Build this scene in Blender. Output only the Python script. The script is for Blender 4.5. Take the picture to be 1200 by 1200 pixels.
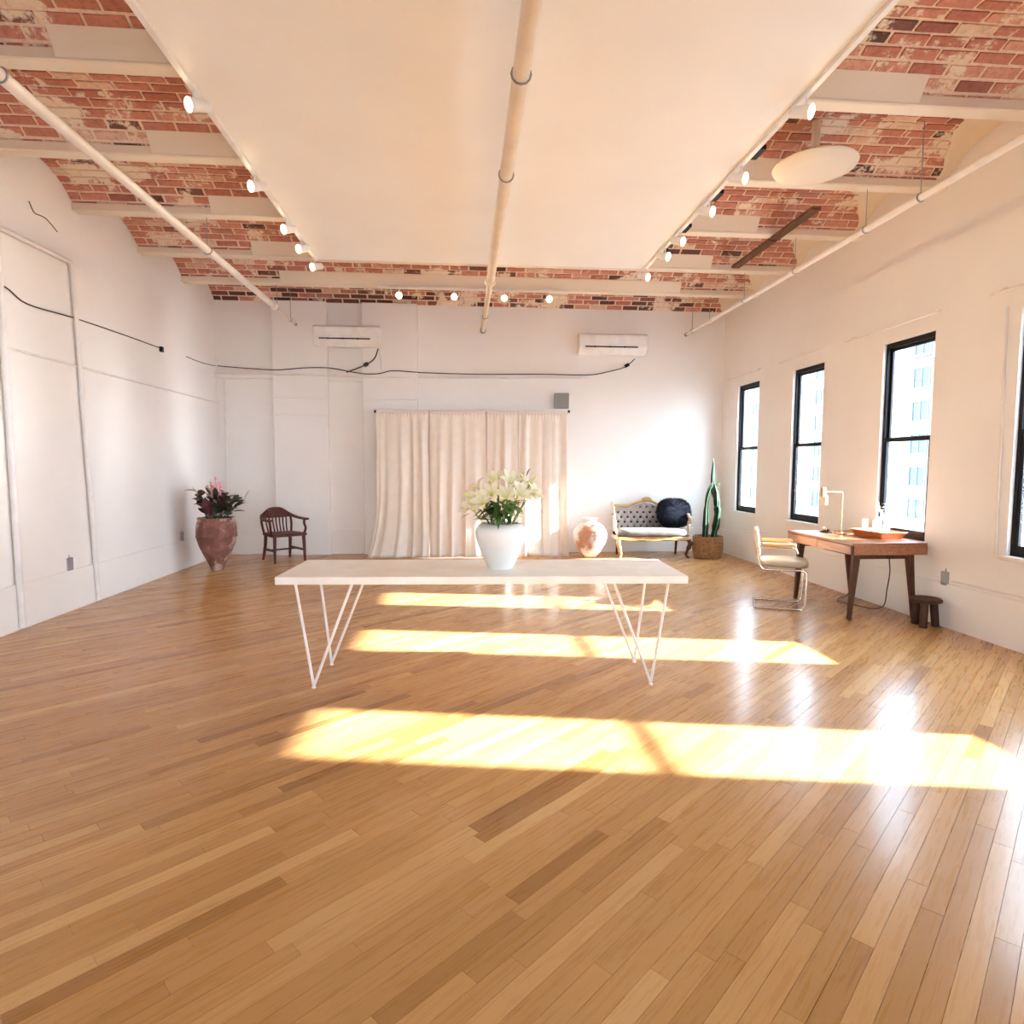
import bpy, math, random
from mathutils import Vector, Matrix, noise
random.seed(7)
PI = math.pi
scene = bpy.context.scene
for o in list(bpy.data.objects): bpy.data.objects.remove(o)
COL = scene.collection

# ------------------------------------------------------------------ camera
CAM_H = 1.35
PITCH, YAW, ROLL = 0.0756, 0.0794, 0.0042
fw = Vector((math.sin(YAW)*math.cos(PITCH), math.cos(YAW)*math.cos(PITCH), -math.sin(PITCH)))
rt0 = Vector((math.cos(YAW), -math.sin(YAW), 0)); up0 = rt0.cross(fw)
rt = rt0*math.cos(ROLL)+up0*math.sin(ROLL); up = -rt0*math.sin(ROLL)+up0*math.cos(ROLL)
cam = bpy.data.cameras.new('camera'); cam_o = bpy.data.objects.new('camera', cam); COL.objects.link(cam_o)
cam.sensor_width = 36; cam.lens = 722.5/1200*36; cam.clip_start = .05; cam.clip_end = 500
m = Matrix((rt, up, -fw)).transposed().to_4x4(); m.translation = (0, 0, CAM_H)
cam_o.matrix_world = m
scene.camera = cam_o
CAMP = Vector((0, 0, CAM_H))
def project(P):
    d = Vector(P)-CAMP; z = d.dot(fw)
    if z < .1: return None
    return 600+722.5*d.dot(rt)/z, 600-722.5*d.dot(up)/z, z

# ------------------------------------------------------------------ world, sun, exposure
SKY = 12.0
SUN = 28.0
EXPOSURE = 1.07
w = bpy.data.worlds.new('sky'); scene.world = w; w.use_nodes = True
bg = w.node_tree.nodes['Background']; bg.inputs['Color'].default_value = (.66, .83, 1, 1); bg.inputs['Strength'].default_value = SKY
sun = bpy.data.lights.new('sun', 'SUN'); sun.energy = SUN; sun.angle = math.radians(1.2); sun.color = (.97, .97, 1)
sun_o = bpy.data.objects.new('sun', sun); COL.objects.link(sun_o)
sun_o.rotation_euler = Vector((-1, .165, -.5)).to_track_quat('-Z', 'Y').to_euler(); sun_o.location = (20, -3, 12)
vs = scene.view_settings
vs.view_transform = 'Standard'; vs.look = 'None'; vs.gamma = 1; vs.use_curve_mapping = False; vs.exposure = EXPOSURE
try:
    scene.cycles.max_bounces = 14; scene.cycles.diffuse_bounces = 8; scene.cycles.glossy_bounces = 4
    scene.cycles.transparent_max_bounces = 12; scene.cycles.sample_clamp_indirect = 20; scene.cycles.blur_glossy = .05
except Exception: pass

# ------------------------------------------------------------------ helpers
class MB:
    def __init__(s): s.v = []; s.f = []; s.t = []
    def add(s, vs_, fs, tone=None):
        b = len(s.v); s.v += [tuple(x) for x in vs_]
        for f in fs: s.f.append(tuple(b+i for i in f)); s.t.append(0 if tone is None else tone)
        return s
    def box(s, c, d, M=None, tone=None, top=1.0):
        x, y, z = d[0]/2, d[1]/2, d[2]/2
        p = [Vector((sx*x*(top if sz > 0 else 1), sy*y*(top if sz > 0 else 1), sz*z)) for sz in (-1, 1) for sy in (-1, 1) for sx in (-1, 1)]
        if M is not None: p = [M @ q for q in p]
        c = Vector(c); p = [q+c for q in p]
        return s.add(p, [(0, 2, 3, 1), (4, 5, 7, 6), (0, 1, 5, 4), (2, 6, 7, 3), (0, 4, 6, 2), (1, 3, 7, 5)], tone)
    def b2(s, a, b, tone=None):
        return s.box([(a[i]+b[i])/2 for i in range(3)], [abs(b[i]-a[i]) for i in range(3)], tone=tone)
    def tube(s, path, r, n=8, caps=True, prof=None, up=None, closed=False):
        P = [Vector(p) for p in path]; k = len(P)
        R = r if isinstance(r, (list, tuple)) else [r]*k
        ups = None; base = len(s.v); T0 = None
        for i in range(k):
            if closed: t = (P[(i+1) % k]-P[i-1]).normalized()
            else: t = (P[min(i+1, k-1)]-P[max(i-1, 0)]).normalized()
            if ups is None:
                ref = Vector(up) if up else (Vector((0, 0, 1)) if abs(t.z) < .9 else Vector((0, 1, 0)))
                ups = (ref-t*ref.dot(t)).normalized()
            else:
                ups = (ups-t*ups.dot(t)).normalized()
            sd = t.cross(ups)
            for j in range(n):
                a = 2*PI*j/n
                if prof: pa, pb = prof(a, i/(k-1)); 
                else: pa, pb = math.cos(a), math.sin(a)
                s.v.append(tuple(P[i]+(sd*pa+ups*pb)*R[i]))
        for i in range(k if closed else k-1):
            i2 = (i+1) % k
            for j in range(n):
                s.f.append((base+i*n+j, base+i*n+(j+1) % n, base+i2*n+(j+1) % n, base+i2*n+j)); s.t.append(0)
        if caps and not closed:
            s.f.append(tuple(base+j for j in reversed(range(n)))); s.t.append(0)
            s.f.append(tuple(base+(k-1)*n+j for j in range(n))); s.t.append(0)
        return s
    def lathe(s, prof, n=32, c=(0, 0, 0), cap=True):
        b = len(s.v)
        for (r, z) in prof:
            for j in range(n):
                a = 2*PI*j/n; s.v.append((c[0]+r*math.cos(a), c[1]+r*math.sin(a), c[2]+z))
        for i in range(len(prof)-1):
            for j in range(n):
                s.f.append((b+i*n+j, b+i*n+(j+1) % n, b+(i+1)*n+(j+1) % n, b+(i+1)*n+j)); s.t.append(0)
        if cap:
            s.f.append(tuple(b+j for j in reversed(range(n)))); s.t.append(0)
            s.f.append(tuple(b+(len(prof)-1)*n+j for j in range(n))); s.t.append(0)
        return s
    def prism(s, poly, a, b, axis='x'):
        n = len(poly); base = len(s.v)
        for q in (a, b):
            for (u, v) in poly:
                s.v.append((q, u, v) if axis == 'x' else ((u, q, v) if axis == 'y' else (u, v, q)))
        fl = axis == 'y'
        F = [tuple(reversed(range(n))), tuple(n+i for i in range(n))]+[(i, (i+1) % n, n+(i+1) % n, n+i) for i in range(n)]
        for f in F:
            if fl: f = tuple(reversed(f))
            s.f.append(tuple(base+i for i in f)); s.t.append(0)
        return s
    def grid(s, fn, nu, nv):
        b = len(s.v)
        for i in range(nu+1):
            for j in range(nv+1): s.v.append(tuple(fn(i/nu, j/nv)))
        for i in range(nu):
            for j in range(nv):
                a = b+i*(nv+1)+j
                s.f.append((a, a+nv+1, a+nv+2, a+1)); s.t.append(0)
        return s
    def mesh(s, name, mat, smooth=None, tone=False):
        me = bpy.data.meshes.new(name); me.from_pydata(s.v, [], s.f); me.materials.append(mat)
        if smooth is not None:
            me.polygons.foreach_set('use_smooth', [True]*len(me.polygons))
            me.set_sharp_from_angle(angle=math.radians(smooth))
        if tone:
            at = me.attributes.new('tone', 'FLOAT', 'FACE'); at.data.foreach_set('value', s.t)
        me.update(); return me
    def build(s, name, mat, parent=None, smooth=None, loc=(0, 0, 0), rz=0, tone=False, bevel=0, solid=0, sub=0):
        o = bpy.data.objects.new(name, s.mesh(name, mat, smooth, tone)); COL.objects.link(o)
        o.location = loc; o.rotation_euler = (0, 0, rz)
        if parent: o.parent = parent
        if solid: md = o.modifiers.new('s', 'SOLIDIFY'); md.thickness = solid; md.offset = 0
        if bevel:
            md = o.modifiers.new('b', 'BEVEL'); md.width = bevel; md.segments = 2; md.limit_method = 'ANGLE'; md.angle_limit = math.radians(40)
        if sub: md = o.modifiers.new('u', 'SUBSURF'); md.levels = sub; md.render_levels = sub
        return o
def tag(o, label=None, cat=None, group=None, kind=None):
    if label: o['label'] = label
    if cat: o['category'] = cat
    if group: o['group'] = group
    if kind: o['kind'] = kind
    return o
def thing(name, label, cat, loc=(0, 0, 0), rz=0, group=None):
    o = bpy.data.objects.new(name, None); COL.objects.link(o); o.location = loc; o.rotation_euler = (0, 0, rz)
    o.empty_display_size = .1
    return tag(o, label, cat, group)
def struct(o, label=None): return tag(o, label, kind='structure')
def copy_tree(o, parent=None):
    c = o.copy(); COL.objects.link(c); c.parent = parent
    for ch in list(o.children): copy_tree(ch, c)
    return c
def smooth_path(pts, n=6):
    P = [Vector(p) for p in pts]; out = []
    for i in range(len(P)-1):
        a, b, c, d = P[max(i-1, 0)], P[i], P[i+1], P[min(i+2, len(P)-1)]
        for k in range(n):
            t = k/n
            out.append(.5*((2*b)+(c-a)*t+(2*a-5*b+4*c-d)*t*t+(3*b-a-3*c+d)*t**3))
    out.append(P[-1]); return out
def fillet(pts, r, n=5):
    P = [Vector(p) for p in pts]; out = [P[0]]
    for i in range(1, len(P)-1):
        a = (P[i-1]-P[i]); b = (P[i+1]-P[i]); k = min(r, a.length*.49, b.length*.49)
        p0 = P[i]+a.normalized()*k; p1 = P[i]+b.normalized()*k
        for j in range(n+1):
            t = j/n; out.append((1-t)**2*p0+2*t*(1-t)*P[i]+t*t*p1)
    out.append(P[-1]); return out

# ------------------------------------------------------------------ materials
class NT:
    def __init__(s, name):
        s.m = bpy.data.materials.new(name); s.m.use_nodes = True; s.t = s.m.node_tree; s.b = s.t.nodes['Principled BSDF']
    def n(s, typ, **kw):
        x = s.t.nodes.new(typ)
        for k, v in kw.items():
            if k in x.inputs.keys() if not hasattr(x, k) else False: x.inputs[k].default_value = v
            else: setattr(x, k, v)
        return x
    def l(s, a, b): s.t.links.new(a, b)
    def noise(s, scale, detail=3, vec=None, rough=.5):
        x = s.n('ShaderNodeTexNoise'); x.inputs['Scale'].default_value = scale; x.inputs['Detail'].default_value = detail; x.inputs['Roughness'].default_value = rough
        if vec is not None: s.l(vec, x.inputs['Vector'])
        return x
    def ramp(s, fac, stops, interp='LINEAR'):
        x = s.n('ShaderNodeValToRGB'); x.color_ramp.interpolation = interp
        e = x.color_ramp.elements
        while len(e) < len(stops): e.new(.5)
        for q, (p, c) in zip(e, stops): q.position = p; q.color = (*c, 1) if len(c) == 3 else c
        s.l(fac, x.inputs['Fac']); return x
    def mix(s, fac, a, b, blend='MIX'):
        x = s.n('ShaderNodeMix'); x.data_type = 'RGBA'; x.blend_type = blend
        for sock, v in ((x.inputs[0], fac), (x.inputs[6], a), (x.inputs[7], b)):
            if hasattr(v, 'is_linked') or hasattr(v, 'node'): s.l(v, sock)
            elif isinstance(v, (tuple, list)): sock.default_value = (*v, 1)
            else: sock.default_value = v
        return x.outputs[2]
    def bump(s, h, strength=.2, dist=.01):
        x = s.n('ShaderNodeBump'); x.inputs['Strength'].default_value = strength; x.inputs['Distance'].default_value = dist
        s.l(h, x.inputs['Height']); s.l(x.outputs[0], s.b.inputs['Normal'])
    def pos(s): return s.n('ShaderNodeNewGeometry').outputs['Position']
    def objc(s): return s.n('ShaderNodeTexCoord').outputs['Object']
def mat(name, col, rough=.5, metal=0, var=.06, scale=8, bump=0, bscale=60, spec=.5, coat=0, sheen=0, trans=0):
    t = NT(name); b = t.b
    b.inputs['Roughness'].default_value = rough; b.inputs['Metallic'].default_value = metal
    b.inputs['Specular IOR Level'].default_value = spec; b.inputs['Coat Weight'].default_value = coat
    b.inputs['Sheen Weight'].default_value = sheen
    v = t.objc()
    nz = t.noise(scale, 4, v)
    lo = tuple(c*(1-var) for c in col); hi = tuple(min(1, c*(1+var)) for c in col)
    r = t.ramp(nz.outputs['Fac'], [(.3, lo), (.7, hi)])
    t.l(r.outputs[0], b.inputs['Base Color'])
    if bump:
        n2 = t.noise(bscale, 4, v); t.bump(n2.outputs['Fac'], bump, .004)
    if trans:
        tr = t.n('ShaderNodeBsdfTranslucent'); t.l(r.outputs[0], tr.inputs['Color'])
        mx = t.n('ShaderNodeMixShader'); mx.inputs[0].default_value = trans
        t.l(b.outputs[0], mx.inputs[1]); t.l(tr.outputs[0], mx.inputs[2])
        t.l(mx.outputs[0], t.t.nodes['Material Output'].inputs['Surface'])
    return t.m
def wood(name, dark, light, rough=.4, axis=(1, 12, 12), scale=5):
    t = NT(name); b = t.b; b.inputs['Roughness'].default_value = rough; b.inputs['Specular IOR Level'].default_value = .22
    mp = t.n('ShaderNodeMapping'); mp.inputs['Scale'].default_value = axis; t.l(t.objc(), mp.inputs['Vector'])
    nz = t.noise(scale, 6, mp.outputs[0], .6)
    r = t.ramp(nz.outputs['Fac'], [(.3, dark), (.7, light)]); t.l(r.outputs[0], b.inputs['Base Color'])
    t.bump(nz.outputs['Fac'], .08, .003); return t.m
def emit(name, col, strength):
    t = NT(name); t.b.inputs['Emission Color'].default_value = (*col, 1); t.b.inputs['Emission Strength'].default_value = strength
    t.b.inputs['Base Color'].default_value = (*col, 1)
    return t.m
def glass(name, tint=(.96, .98, 1), refl=.08):
    t = NT(name); t.t.nodes.remove(t.b)
    tr = t.n('ShaderNodeBsdfTransparent'); tr.inputs[0].default_value = (*tint, 1)
    gl = t.n('ShaderNodeBsdfGlossy'); gl.inputs['Roughness'].default_value = .02
    lw = t.n('ShaderNodeLayerWeight'); lw.inputs['Blend'].default_value = .5
    pw = t.n('ShaderNodeMath', operation='POWER'); t.l(lw.outputs['Facing'], pw.inputs[0]); pw.inputs[1].default_value = 4
    ma = t.n('ShaderNodeMath', operation='MULTIPLY_ADD'); t.l(pw.outputs[0], ma.inputs[0]); ma.inputs[1].default_value = .6; ma.inputs[2].default_value = .03
    mx = t.n('ShaderNodeMixShader'); t.l(ma.outputs[0], mx.inputs[0]); t.l(tr.outputs[0], mx.inputs[1]); t.l(gl.outputs[0], mx.inputs[2])
    t.l(mx.outputs[0], t.t.nodes['Material Output'].inputs['Surface']); return t.m

def plaster(name, col):
    t = NT(name); b = t.b; b.inputs['Roughness'].default_value = .55
    p = t.pos(); n1 = t.noise(1.3, 4, p); n2 = t.noise(22, 5, p, .6)
    r = t.ramp(n1.outputs['Fac'], [(.3, tuple(c*.95 for c in col)), (.7, col)])
    t.l(r.outputs[0], b.inputs['Base Color']); n3 = t.noise(3.5, 3, p)
    ad = t.n('ShaderNodeMath', operation='MULTIPLY_ADD'); t.l(n2.outputs['Fac'], ad.inputs[0]); ad.inputs[1].default_value = .25; t.l(n3.outputs['Fac'], ad.inputs[2])
    t.bump(ad.outputs[0], .25, .012); return t.m
M = {}
M['wall'] = plaster('white_plaster', (.86, .825, .775))
M['cream'] = plaster('cream_paint', (.80, .70, .57))
M['panel'] = plaster('white_ceiling_board', (.94, .925, .89))
M['pipe'] = mat('cream_pipe_paint', (.78, .66, .50), .4)
M['wpipe'] = mat('white_pipe_paint', (.80, .75, .70), .4)
M['black'] = mat('black_paint', (.012, .012, .015), .5, spec=.2)
M['cable'] = mat('black_cable', (.03, .026, .024), .5)
M['white'] = mat('white_plastic', (.82, .80, .77), .35)
M['tablew'] = mat('white_table_lacquer', (.86, .82, .74), .3)
M['grey'] = mat('grey_metal', (.25, .23, .20), .5)
M['greyp'] = mat('pale_grey_metal', (.32, .32, .33), .4, .4)
M['glass'] = glass('window_glass')
M['chrome'] = mat('chrome', (.75, .74, .72), .12, 1)
M['brass'] = mat('brass', (.72, .58, .34), .25, 1)
M['leather'] = mat('tan_leather', (.40, .31, .21), .35, bump=.2)
M['leatherb'] = mat('cream_leather', (.80, .68, .48), .4, bump=.2)
M['armwood'] = wood('honey_wood', (.55, .28, .10), (.75, .45, .20), .4)
M['desk'] = wood('walnut_desk', (.24, .088, .040), (.38, .16, .075), .3, (12, 1, 12))
M['desk_f'] = wood('desk_drawer_front', (.38, .17, .10), (.52, .27, .18), .35, (12, 1, 12))
M['deskleg'] = wood('dark_walnut', (.050, .019, .011), (.11, .045, .024), .5, (12, 12, 1))
M['mahog'] = wood('mahogany', (.050, .011, .008), (.12, .028, .018), .45, (6, 6, 1))
M['stool'] = wood('dark_stool_wood', (.030, .014, .009), (.075, .034, .022), .6, (4, 4, 1))
M['curtain'] = mat('cream_curtain_cloth', (.86, .78, .68), .8, var=.03, bump=.1, bscale=200, trans=.18, sheen=.05)
M['ceramic'] = mat('white_ceramic', (.84, .84, .80), .35, var=.03)
M['petal'] = mat('lily_petal', (.90, .86, .66), .5, trans=.25)
M['bud'] = mat('lily_bud', (.72, .74, .26), .5)
M['leaf'] = mat('green_leaf', (.055, .16, .03), .4, var=.4)
M['leafl'] = mat('light_green_leaf', (.16, .30, .07), .4, var=.3)
M['dleaf'] = mat('dark_leaf', (.030, .040, .022), .35, var=.4)
M['rleaf'] = mat('burgundy_leaf', (.10, .030, .035), .4, var=.4)
M['stem'] = mat('green_stem', (.10, .20, .05), .5)
M['pink'] = mat('pink_blossom', (.85, .42, .46), .6)
M['soil'] = mat('dark_soil', (.03, .018, .012), .9)
M['gold'] = mat('gilded_wood', (.50, .33, .13), .45, var=.25, bump=.3)
M['gilt_pale'] = mat('pale_gilded_wood', (.66, .55, .38), .4, var=.15, bump=.2)
M['sofa'] = mat('grey_satin', (.34, .305, .295), .6, spec=.3)
M['seat'] = mat('silver_velvet', (.22, .20, .18), .7, var=.2, spec=.2)
M['fur'] = mat('black_fur', (.016, .020, .030), .9, var=.5, spec=.08)
M['button'] = mat('dark_button', (.02, .018, .02), .5)
M['bulb'] = emit('lit_bulb', (1, .80, .50), 14)
M['tray'] = wood('orange_wood_tray', (.45, .13, .04), (.70, .26, .09), .4)
M['candle'] = mat('white_wax', (.9, .88, .84), .4, trans=.3)
M['gware'] = glass('glassware', (.97, .98, .98))
M['sprig'] = mat('pale_dried_sprig', (.85, .83, .74), .7)
M['brown'] = wood('rough_brown_batten', (.05, .022, .012), (.22, .11, .06), .8, (12, 1, 12))
M['facade'] = plaster('pale_facade', (.18, .155, .145))
M['fwin'] = mat('facade_frame', (.10, .105, .11), .5)
M['fpane'] = mat('facade_pane', (.042, .048, .052), .3, spec=.2)
M['asphalt'] = mat('asphalt', (.20, .20, .20), .9)
def build_urn_mats():
    for key, a, b_, white, th in (('terra', (.15, .055, .042), (.30, .125, .09), (.50, .40, .33), .57), ('jar', (.50, .24, .13), (.66, .38, .24), (.82, .76, .70), .47)):
        t = NT('terracotta_'+key); t.b.inputs['Roughness'].default_value = .75
        p = t.objc(); n1 = t.noise(7, 5, p, .6); n2 = t.noise(3.2, 4, p, .65)
        c = t.ramp(n1.outputs['Fac'], [(.35, a), (.65, b_)])
        k = t.ramp(n2.outputs['Fac'], [(th-.05, (0, 0, 0)), (th+.05, (1, 1, 1))])
        t.l(t.mix(k.outputs[0], c.outputs[0], white), t.b.inputs['Base Color']); t.bump(n1.outputs['Fac'], .5, .01); M[key] = t.m
build_urn_mats()
def build_basket():
    t = NT('woven_basket'); t.b.inputs['Roughness'].default_value = .8
    p = t.objc(); n1 = t.noise(30, 3, p)
    r = t.ramp(n1.outputs['Fac'], [(.3, (.22, .11, .045)), (.7, (.42, .24, .11))]); t.l(r.outputs[0], t.b.inputs['Base Color']); M['basket'] = t.m
build_basket()
def build_cactus():
    t = NT('cactus_skin'); t.b.inputs['Roughness'].default_value = .75; t.b.inputs['Specular IOR Level'].default_value = .15
    p = t.objc(); n1 = t.noise(9, 3, p)
    r = t.ramp(n1.outputs['Fac'], [(.3, (.008, .02, .010)), (.7, (.02, .055, .026))]); t.l(r.outputs[0], t.b.inputs['Base Color']); M['cactus'] = t.m
    M['rib'] = mat('pale_cactus_rib', (.18, .32, .20), .6)
build_cactus()

# floor wood
PA = math.radians(48.0)                      # plank direction measured from +Y towards +X
def build_floor_mat():
    t = NT('maple_strip_floor'); b = t.b
    p = t.pos()
    at = t.n('ShaderNodeAttribute', attribute_name='tone')
    vr = t.n('ShaderNodeVectorRotate'); vr.rotation_type = 'Z_AXIS'; vr.inputs['Angle'].default_value = -(PI/2-PA); t.l(p, vr.inputs['Vector'])
    off = t.n('ShaderNodeVectorMath', operation='MULTIPLY_ADD'); t.l(vr.outputs[0], off.inputs[0]); off.inputs[1].default_value = (1.6, 26, 1)
    cx = t.n('ShaderNodeCombineXYZ'); mu = t.n('ShaderNodeMath', operation='MULTIPLY'); t.l(at.outputs['Fac'], mu.inputs[0]); mu.inputs[1].default_value = 60
    t.l(mu.outputs[0], cx.inputs[0]); t.l(mu.outputs[0], cx.inputs[2]); t.l(cx.outputs[0], off.inputs[2])
    g = t.noise(2.2, 6, off.outputs[0], .65)
    base = t.ramp(at.outputs['Fac'], [(0, (.34, .162, .050)), (.25, (.47, .252, .086)), (.7, (.56, .315, .118)), (1, (.65, .40, .17))])
    gr = t.ramp(g.outputs['Fac'], [(.28, (.62, .52, .44)), (.44, (1, 1, 1)), (.75, (1.0, 1.0, 1.0))])
    big = t.noise(.55, 3, p); bgr = t.ramp(big.outputs['Fac'], [(.3, (.88, .84, .80)), (.7, (1, 1, 1))])
    c = t.mix(.55, base.outputs[0], gr.outputs[0], 'MULTIPLY'); c = t.mix(1.0, c, bgr.outputs[0], 'MULTIPLY')
    t.l(c, b.inputs['Base Color'])
    rr = t.ramp(g.outputs['Fac'], [(.3, (.30,)*3), (.7, (.26,)*3)]); t.l(rr.outputs[0], b.inputs['Roughness'])
    b.inputs['Specular IOR Level'].default_value = .2
    b.inputs['Coat Weight'].default_value = .17; b.inputs['Coat Roughness'].default_value = .14
    t.bump(big.outputs['Fac'], .05, .02)
    M['floor'] = t.m
build_floor_mat()
def build_brick_mats():
    for key in ('brick', 'mortar'):
        t = NT('ceiling_'+key); b = t.b; b.inputs['Roughness'].default_value = .85
        p = t.pos()
        fine = t.noise(28, 5, p, .65)
        cream = (.80, .68, .54)
        if key == 'brick':
            at = t.n('ShaderNodeAttribute', attribute_name='tone')
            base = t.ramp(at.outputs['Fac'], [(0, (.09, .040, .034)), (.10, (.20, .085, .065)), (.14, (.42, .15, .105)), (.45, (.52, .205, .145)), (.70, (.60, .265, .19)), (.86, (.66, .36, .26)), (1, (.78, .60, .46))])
            fr = t.ramp(fine.outputs['Fac'], [(.30, (.62, .58, .56)), (.55, (1, 1, 1))])
            c = t.mix(.8, base.outputs[0], fr.outputs[0], 'MULTIPLY')
            big = t.noise(2.3, 6, p, .72); k = t.ramp(big.outputs['Fac'], [(.53, (0, 0, 0)), (.57, (1, 1, 1))])
            c = t.mix(k.outputs[0], c, cream)
        else:
            fr = t.ramp(fine.outputs['Fac'], [(.3, (.72, .52, .40)), (.6, (.86, .72, .58))]); c = fr.outputs[0]
        t.l(c, b.inputs['Base Color']); t.bump(fine.outputs['Fac'], .6, .008); M[key] = t.m
build_brick_mats()

# ------------------------------------------------------------------ room shell
XL, XR, YB, YR, ZS, ZT = -3.597, 4.065, 9.466, -4.0, 3.72, 4.35
slab = MB().b2((XL-.2, YR-.2, -.2), (XR+.2, YB+.2, -.012)).build('floor', M['soil']); struct(slab, 'diagonal maple strip floor')
wl = MB().b2((XL-.2, YR-.2, -.02), (XL, YB+.2, ZT)).build('wall_left', M['wall']); struct(wl, 'long white plaster wall without windows')
wb = MB().b2((XL, YB, -.02), (XR, YB+.2, ZT)).build('wall_back', M['wall']); struct(wb, 'white end wall behind the curtain')

# windows in the right wall: (y0, y1) openings
WIN = [(8.286, 8.946), (6.755, 7.41), (5.11, 5.77), (3.63, 4.285), (1.97, 2.63)]
Z0, Z1 = .69, 2.53
wr = MB(); X0, X1 = XR, XR+.2
wr.b2((X0, YR-.2, -.02), (X1, YB+.2, Z0)); wr.b2((X0, YR-.2, Z1), (X1, YB+.2, ZT))
prev = YR-.2
for (a, b) in sorted(WIN): wr.b2((X0, prev, Z0), (X1, a, Z1)); prev = b
wr.b2((X0, prev, Z0), (X1, YB+.2, Z1))
struct(wr.build('wall_right', M['wall']), 'white plaster wall with tall black sash windows')
# rear wall behind the camera with three wide windows
RW = [(-2.6, -1.7), (-.2, .7), (2.2, 3.1)]
rw = MB(); RZ0, RZ1 = .69, 2.75
rw.b2((XL, YR-.2, -.02), (XR, YR, RZ0)); rw.b2((XL, YR-.2, RZ1), (XR, YR, ZT)); prev = XL
for (a, b) in RW: rw.b2((prev, YR-.2, RZ0), (a, YR, RZ1)); prev = b
rw.b2((prev, YR-.2, RZ0), (XR, YR, RZ1))
struct(rw.build('wall_rear', M['wall']), 'white wall with three sash windows')

def sash_window(n, axis, w0, w1, z0, z1, at, out):
    """axis 'y': window in a wall of constant x (at), 'x': in a wall of constant y; out = outward sign"""
    def b(mb, a0, a1, q0, q1, d0, d1):
        d0, d1 = at+out*d0, at+out*d1
        if axis == 'y': mb.b2((d0, a0, q0), (d1, a1, q1))
        else: mb.b2((a0, d0, q0), (a1, d1, q1))
        return mb
    def ring(a0, a1, q0, q1, t, d0, d1, tt=None, tb=None):
        mb = MB(); tt = tt or t; tb = tb or t
        b(mb, a0, a0+t, q0, q1, d0, d1); b(mb, a1-t, a1, q0, q1, d0, d1)
        b(mb, a0+t, a1-t, q0, q0+tb, d0, d1); b(mb, a0+t, a1-t, q1-tt, q1, d0, d1); return mb
    f = ring(w0, w1, z0, z1, .03, .03, .085, .045, .035).build('window_%d' % n, M['black'])
    zm = (z0+z1)/2
    u = ring(w0+.03, w1-.03, zm-.02, z1-.045, .028, .060, .080, .03, .04).build('upper_sash', M['black'], f)
    lo = ring(w0+.03, w1-.03, z0+.035, zm+.02, .028, .036, .056, .04, .045).build('lower_sash', M['black'], f)
    b(MB(), w0+.058, w1-.058, zm+.02, z1-.075, .068, .072).build('pane', M['glass'], u)
    b(MB(), w0+.058, w1-.058, z0+.08, zm-.02, .044, .048).build('pane', M['glass'], lo)
    b(MB(), w0-.03, w1+.03, z0-.035, z0, -.035, .03).build('window_sill', M['white'], f, bevel=.006)
    return f
for i, (a, b_) in enumerate(WIN):
    struct(sash_window(i+1, 'y', a, b_, Z0, Z1, XR, 1), ['black sash window beside the potted cactus', 'black sash window behind the desk lamp', 'black sash window above the wooden desk', 'black sash window on the near side of the little stool', 'black sash window farthest from the curtain'][i])
for i, (a, b_) in enumerate(RW): struct(sash_window(6+i, 'x', a, b_, RZ0, RZ1, YR, -1), ['black sash window in the rear wall beside the windowless wall', 'black sash window in the middle of the rear wall', 'black sash window in the rear wall beside the window wall'][i])

# baseboards: tall flat boards with a lip
def baseboard(name, a, b, label):
    mb = MB()
    x0, y0 = a; x1, y1 = b
    mb.b2((x0, y0, 0), (x1, y1, .375)); struct(mb.build(name, M['wall'], bevel=.004), label)
baseboard('baseboard_left', (XL, YR), (XL+.014, YB), 'tall white baseboard of the windowless wall')
baseboard('baseboard_back', (XL+.014, YB-.014), (XR-.014, YB), 'tall white baseboard behind the curtain')
baseboard('baseboard_right', (XR-.014, YR), (XR, YB), 'tall white baseboard under the black windows')
# pilasters and bands on the end wall
def trim(n, a, b, label): struct(MB().b2(a, b).build('trim_%d' % n, M['wall'], bevel=.008), label)
trim(1, (-2.77, YB-.105, 0), (-1.98, YB, ZS), 'wide white pilaster behind the wooden armchair')
trim(2, (-1.48, YB-.095, 0), (-.67, YB, ZS), 'white pilaster rising behind the curtain end')
trim(3, (XL, YB-.06, 2.60), (-2.77, YB, 2.70), 'white band between corner and wide pilaster')
trim(4, (-1.98, YB-.06, 2.58), (-1.48, YB, 2.70), 'white band between the two pilasters')
trim(5, (-2.77, YB-.12, 2.31), (-1.98, YB-.105, 2.335), 'thin white moulding across the wide pilaster')
trim(6, (-2.77, YB-.12, 2.06), (-1.98, YB-.105, 2.085), 'lower thin white moulding across the wide pilaster')
trim(7, (-1.48, YB-.11, 2.31), (-.67, YB-.095, 2.33), 'thin white moulding above the curtain end')

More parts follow.
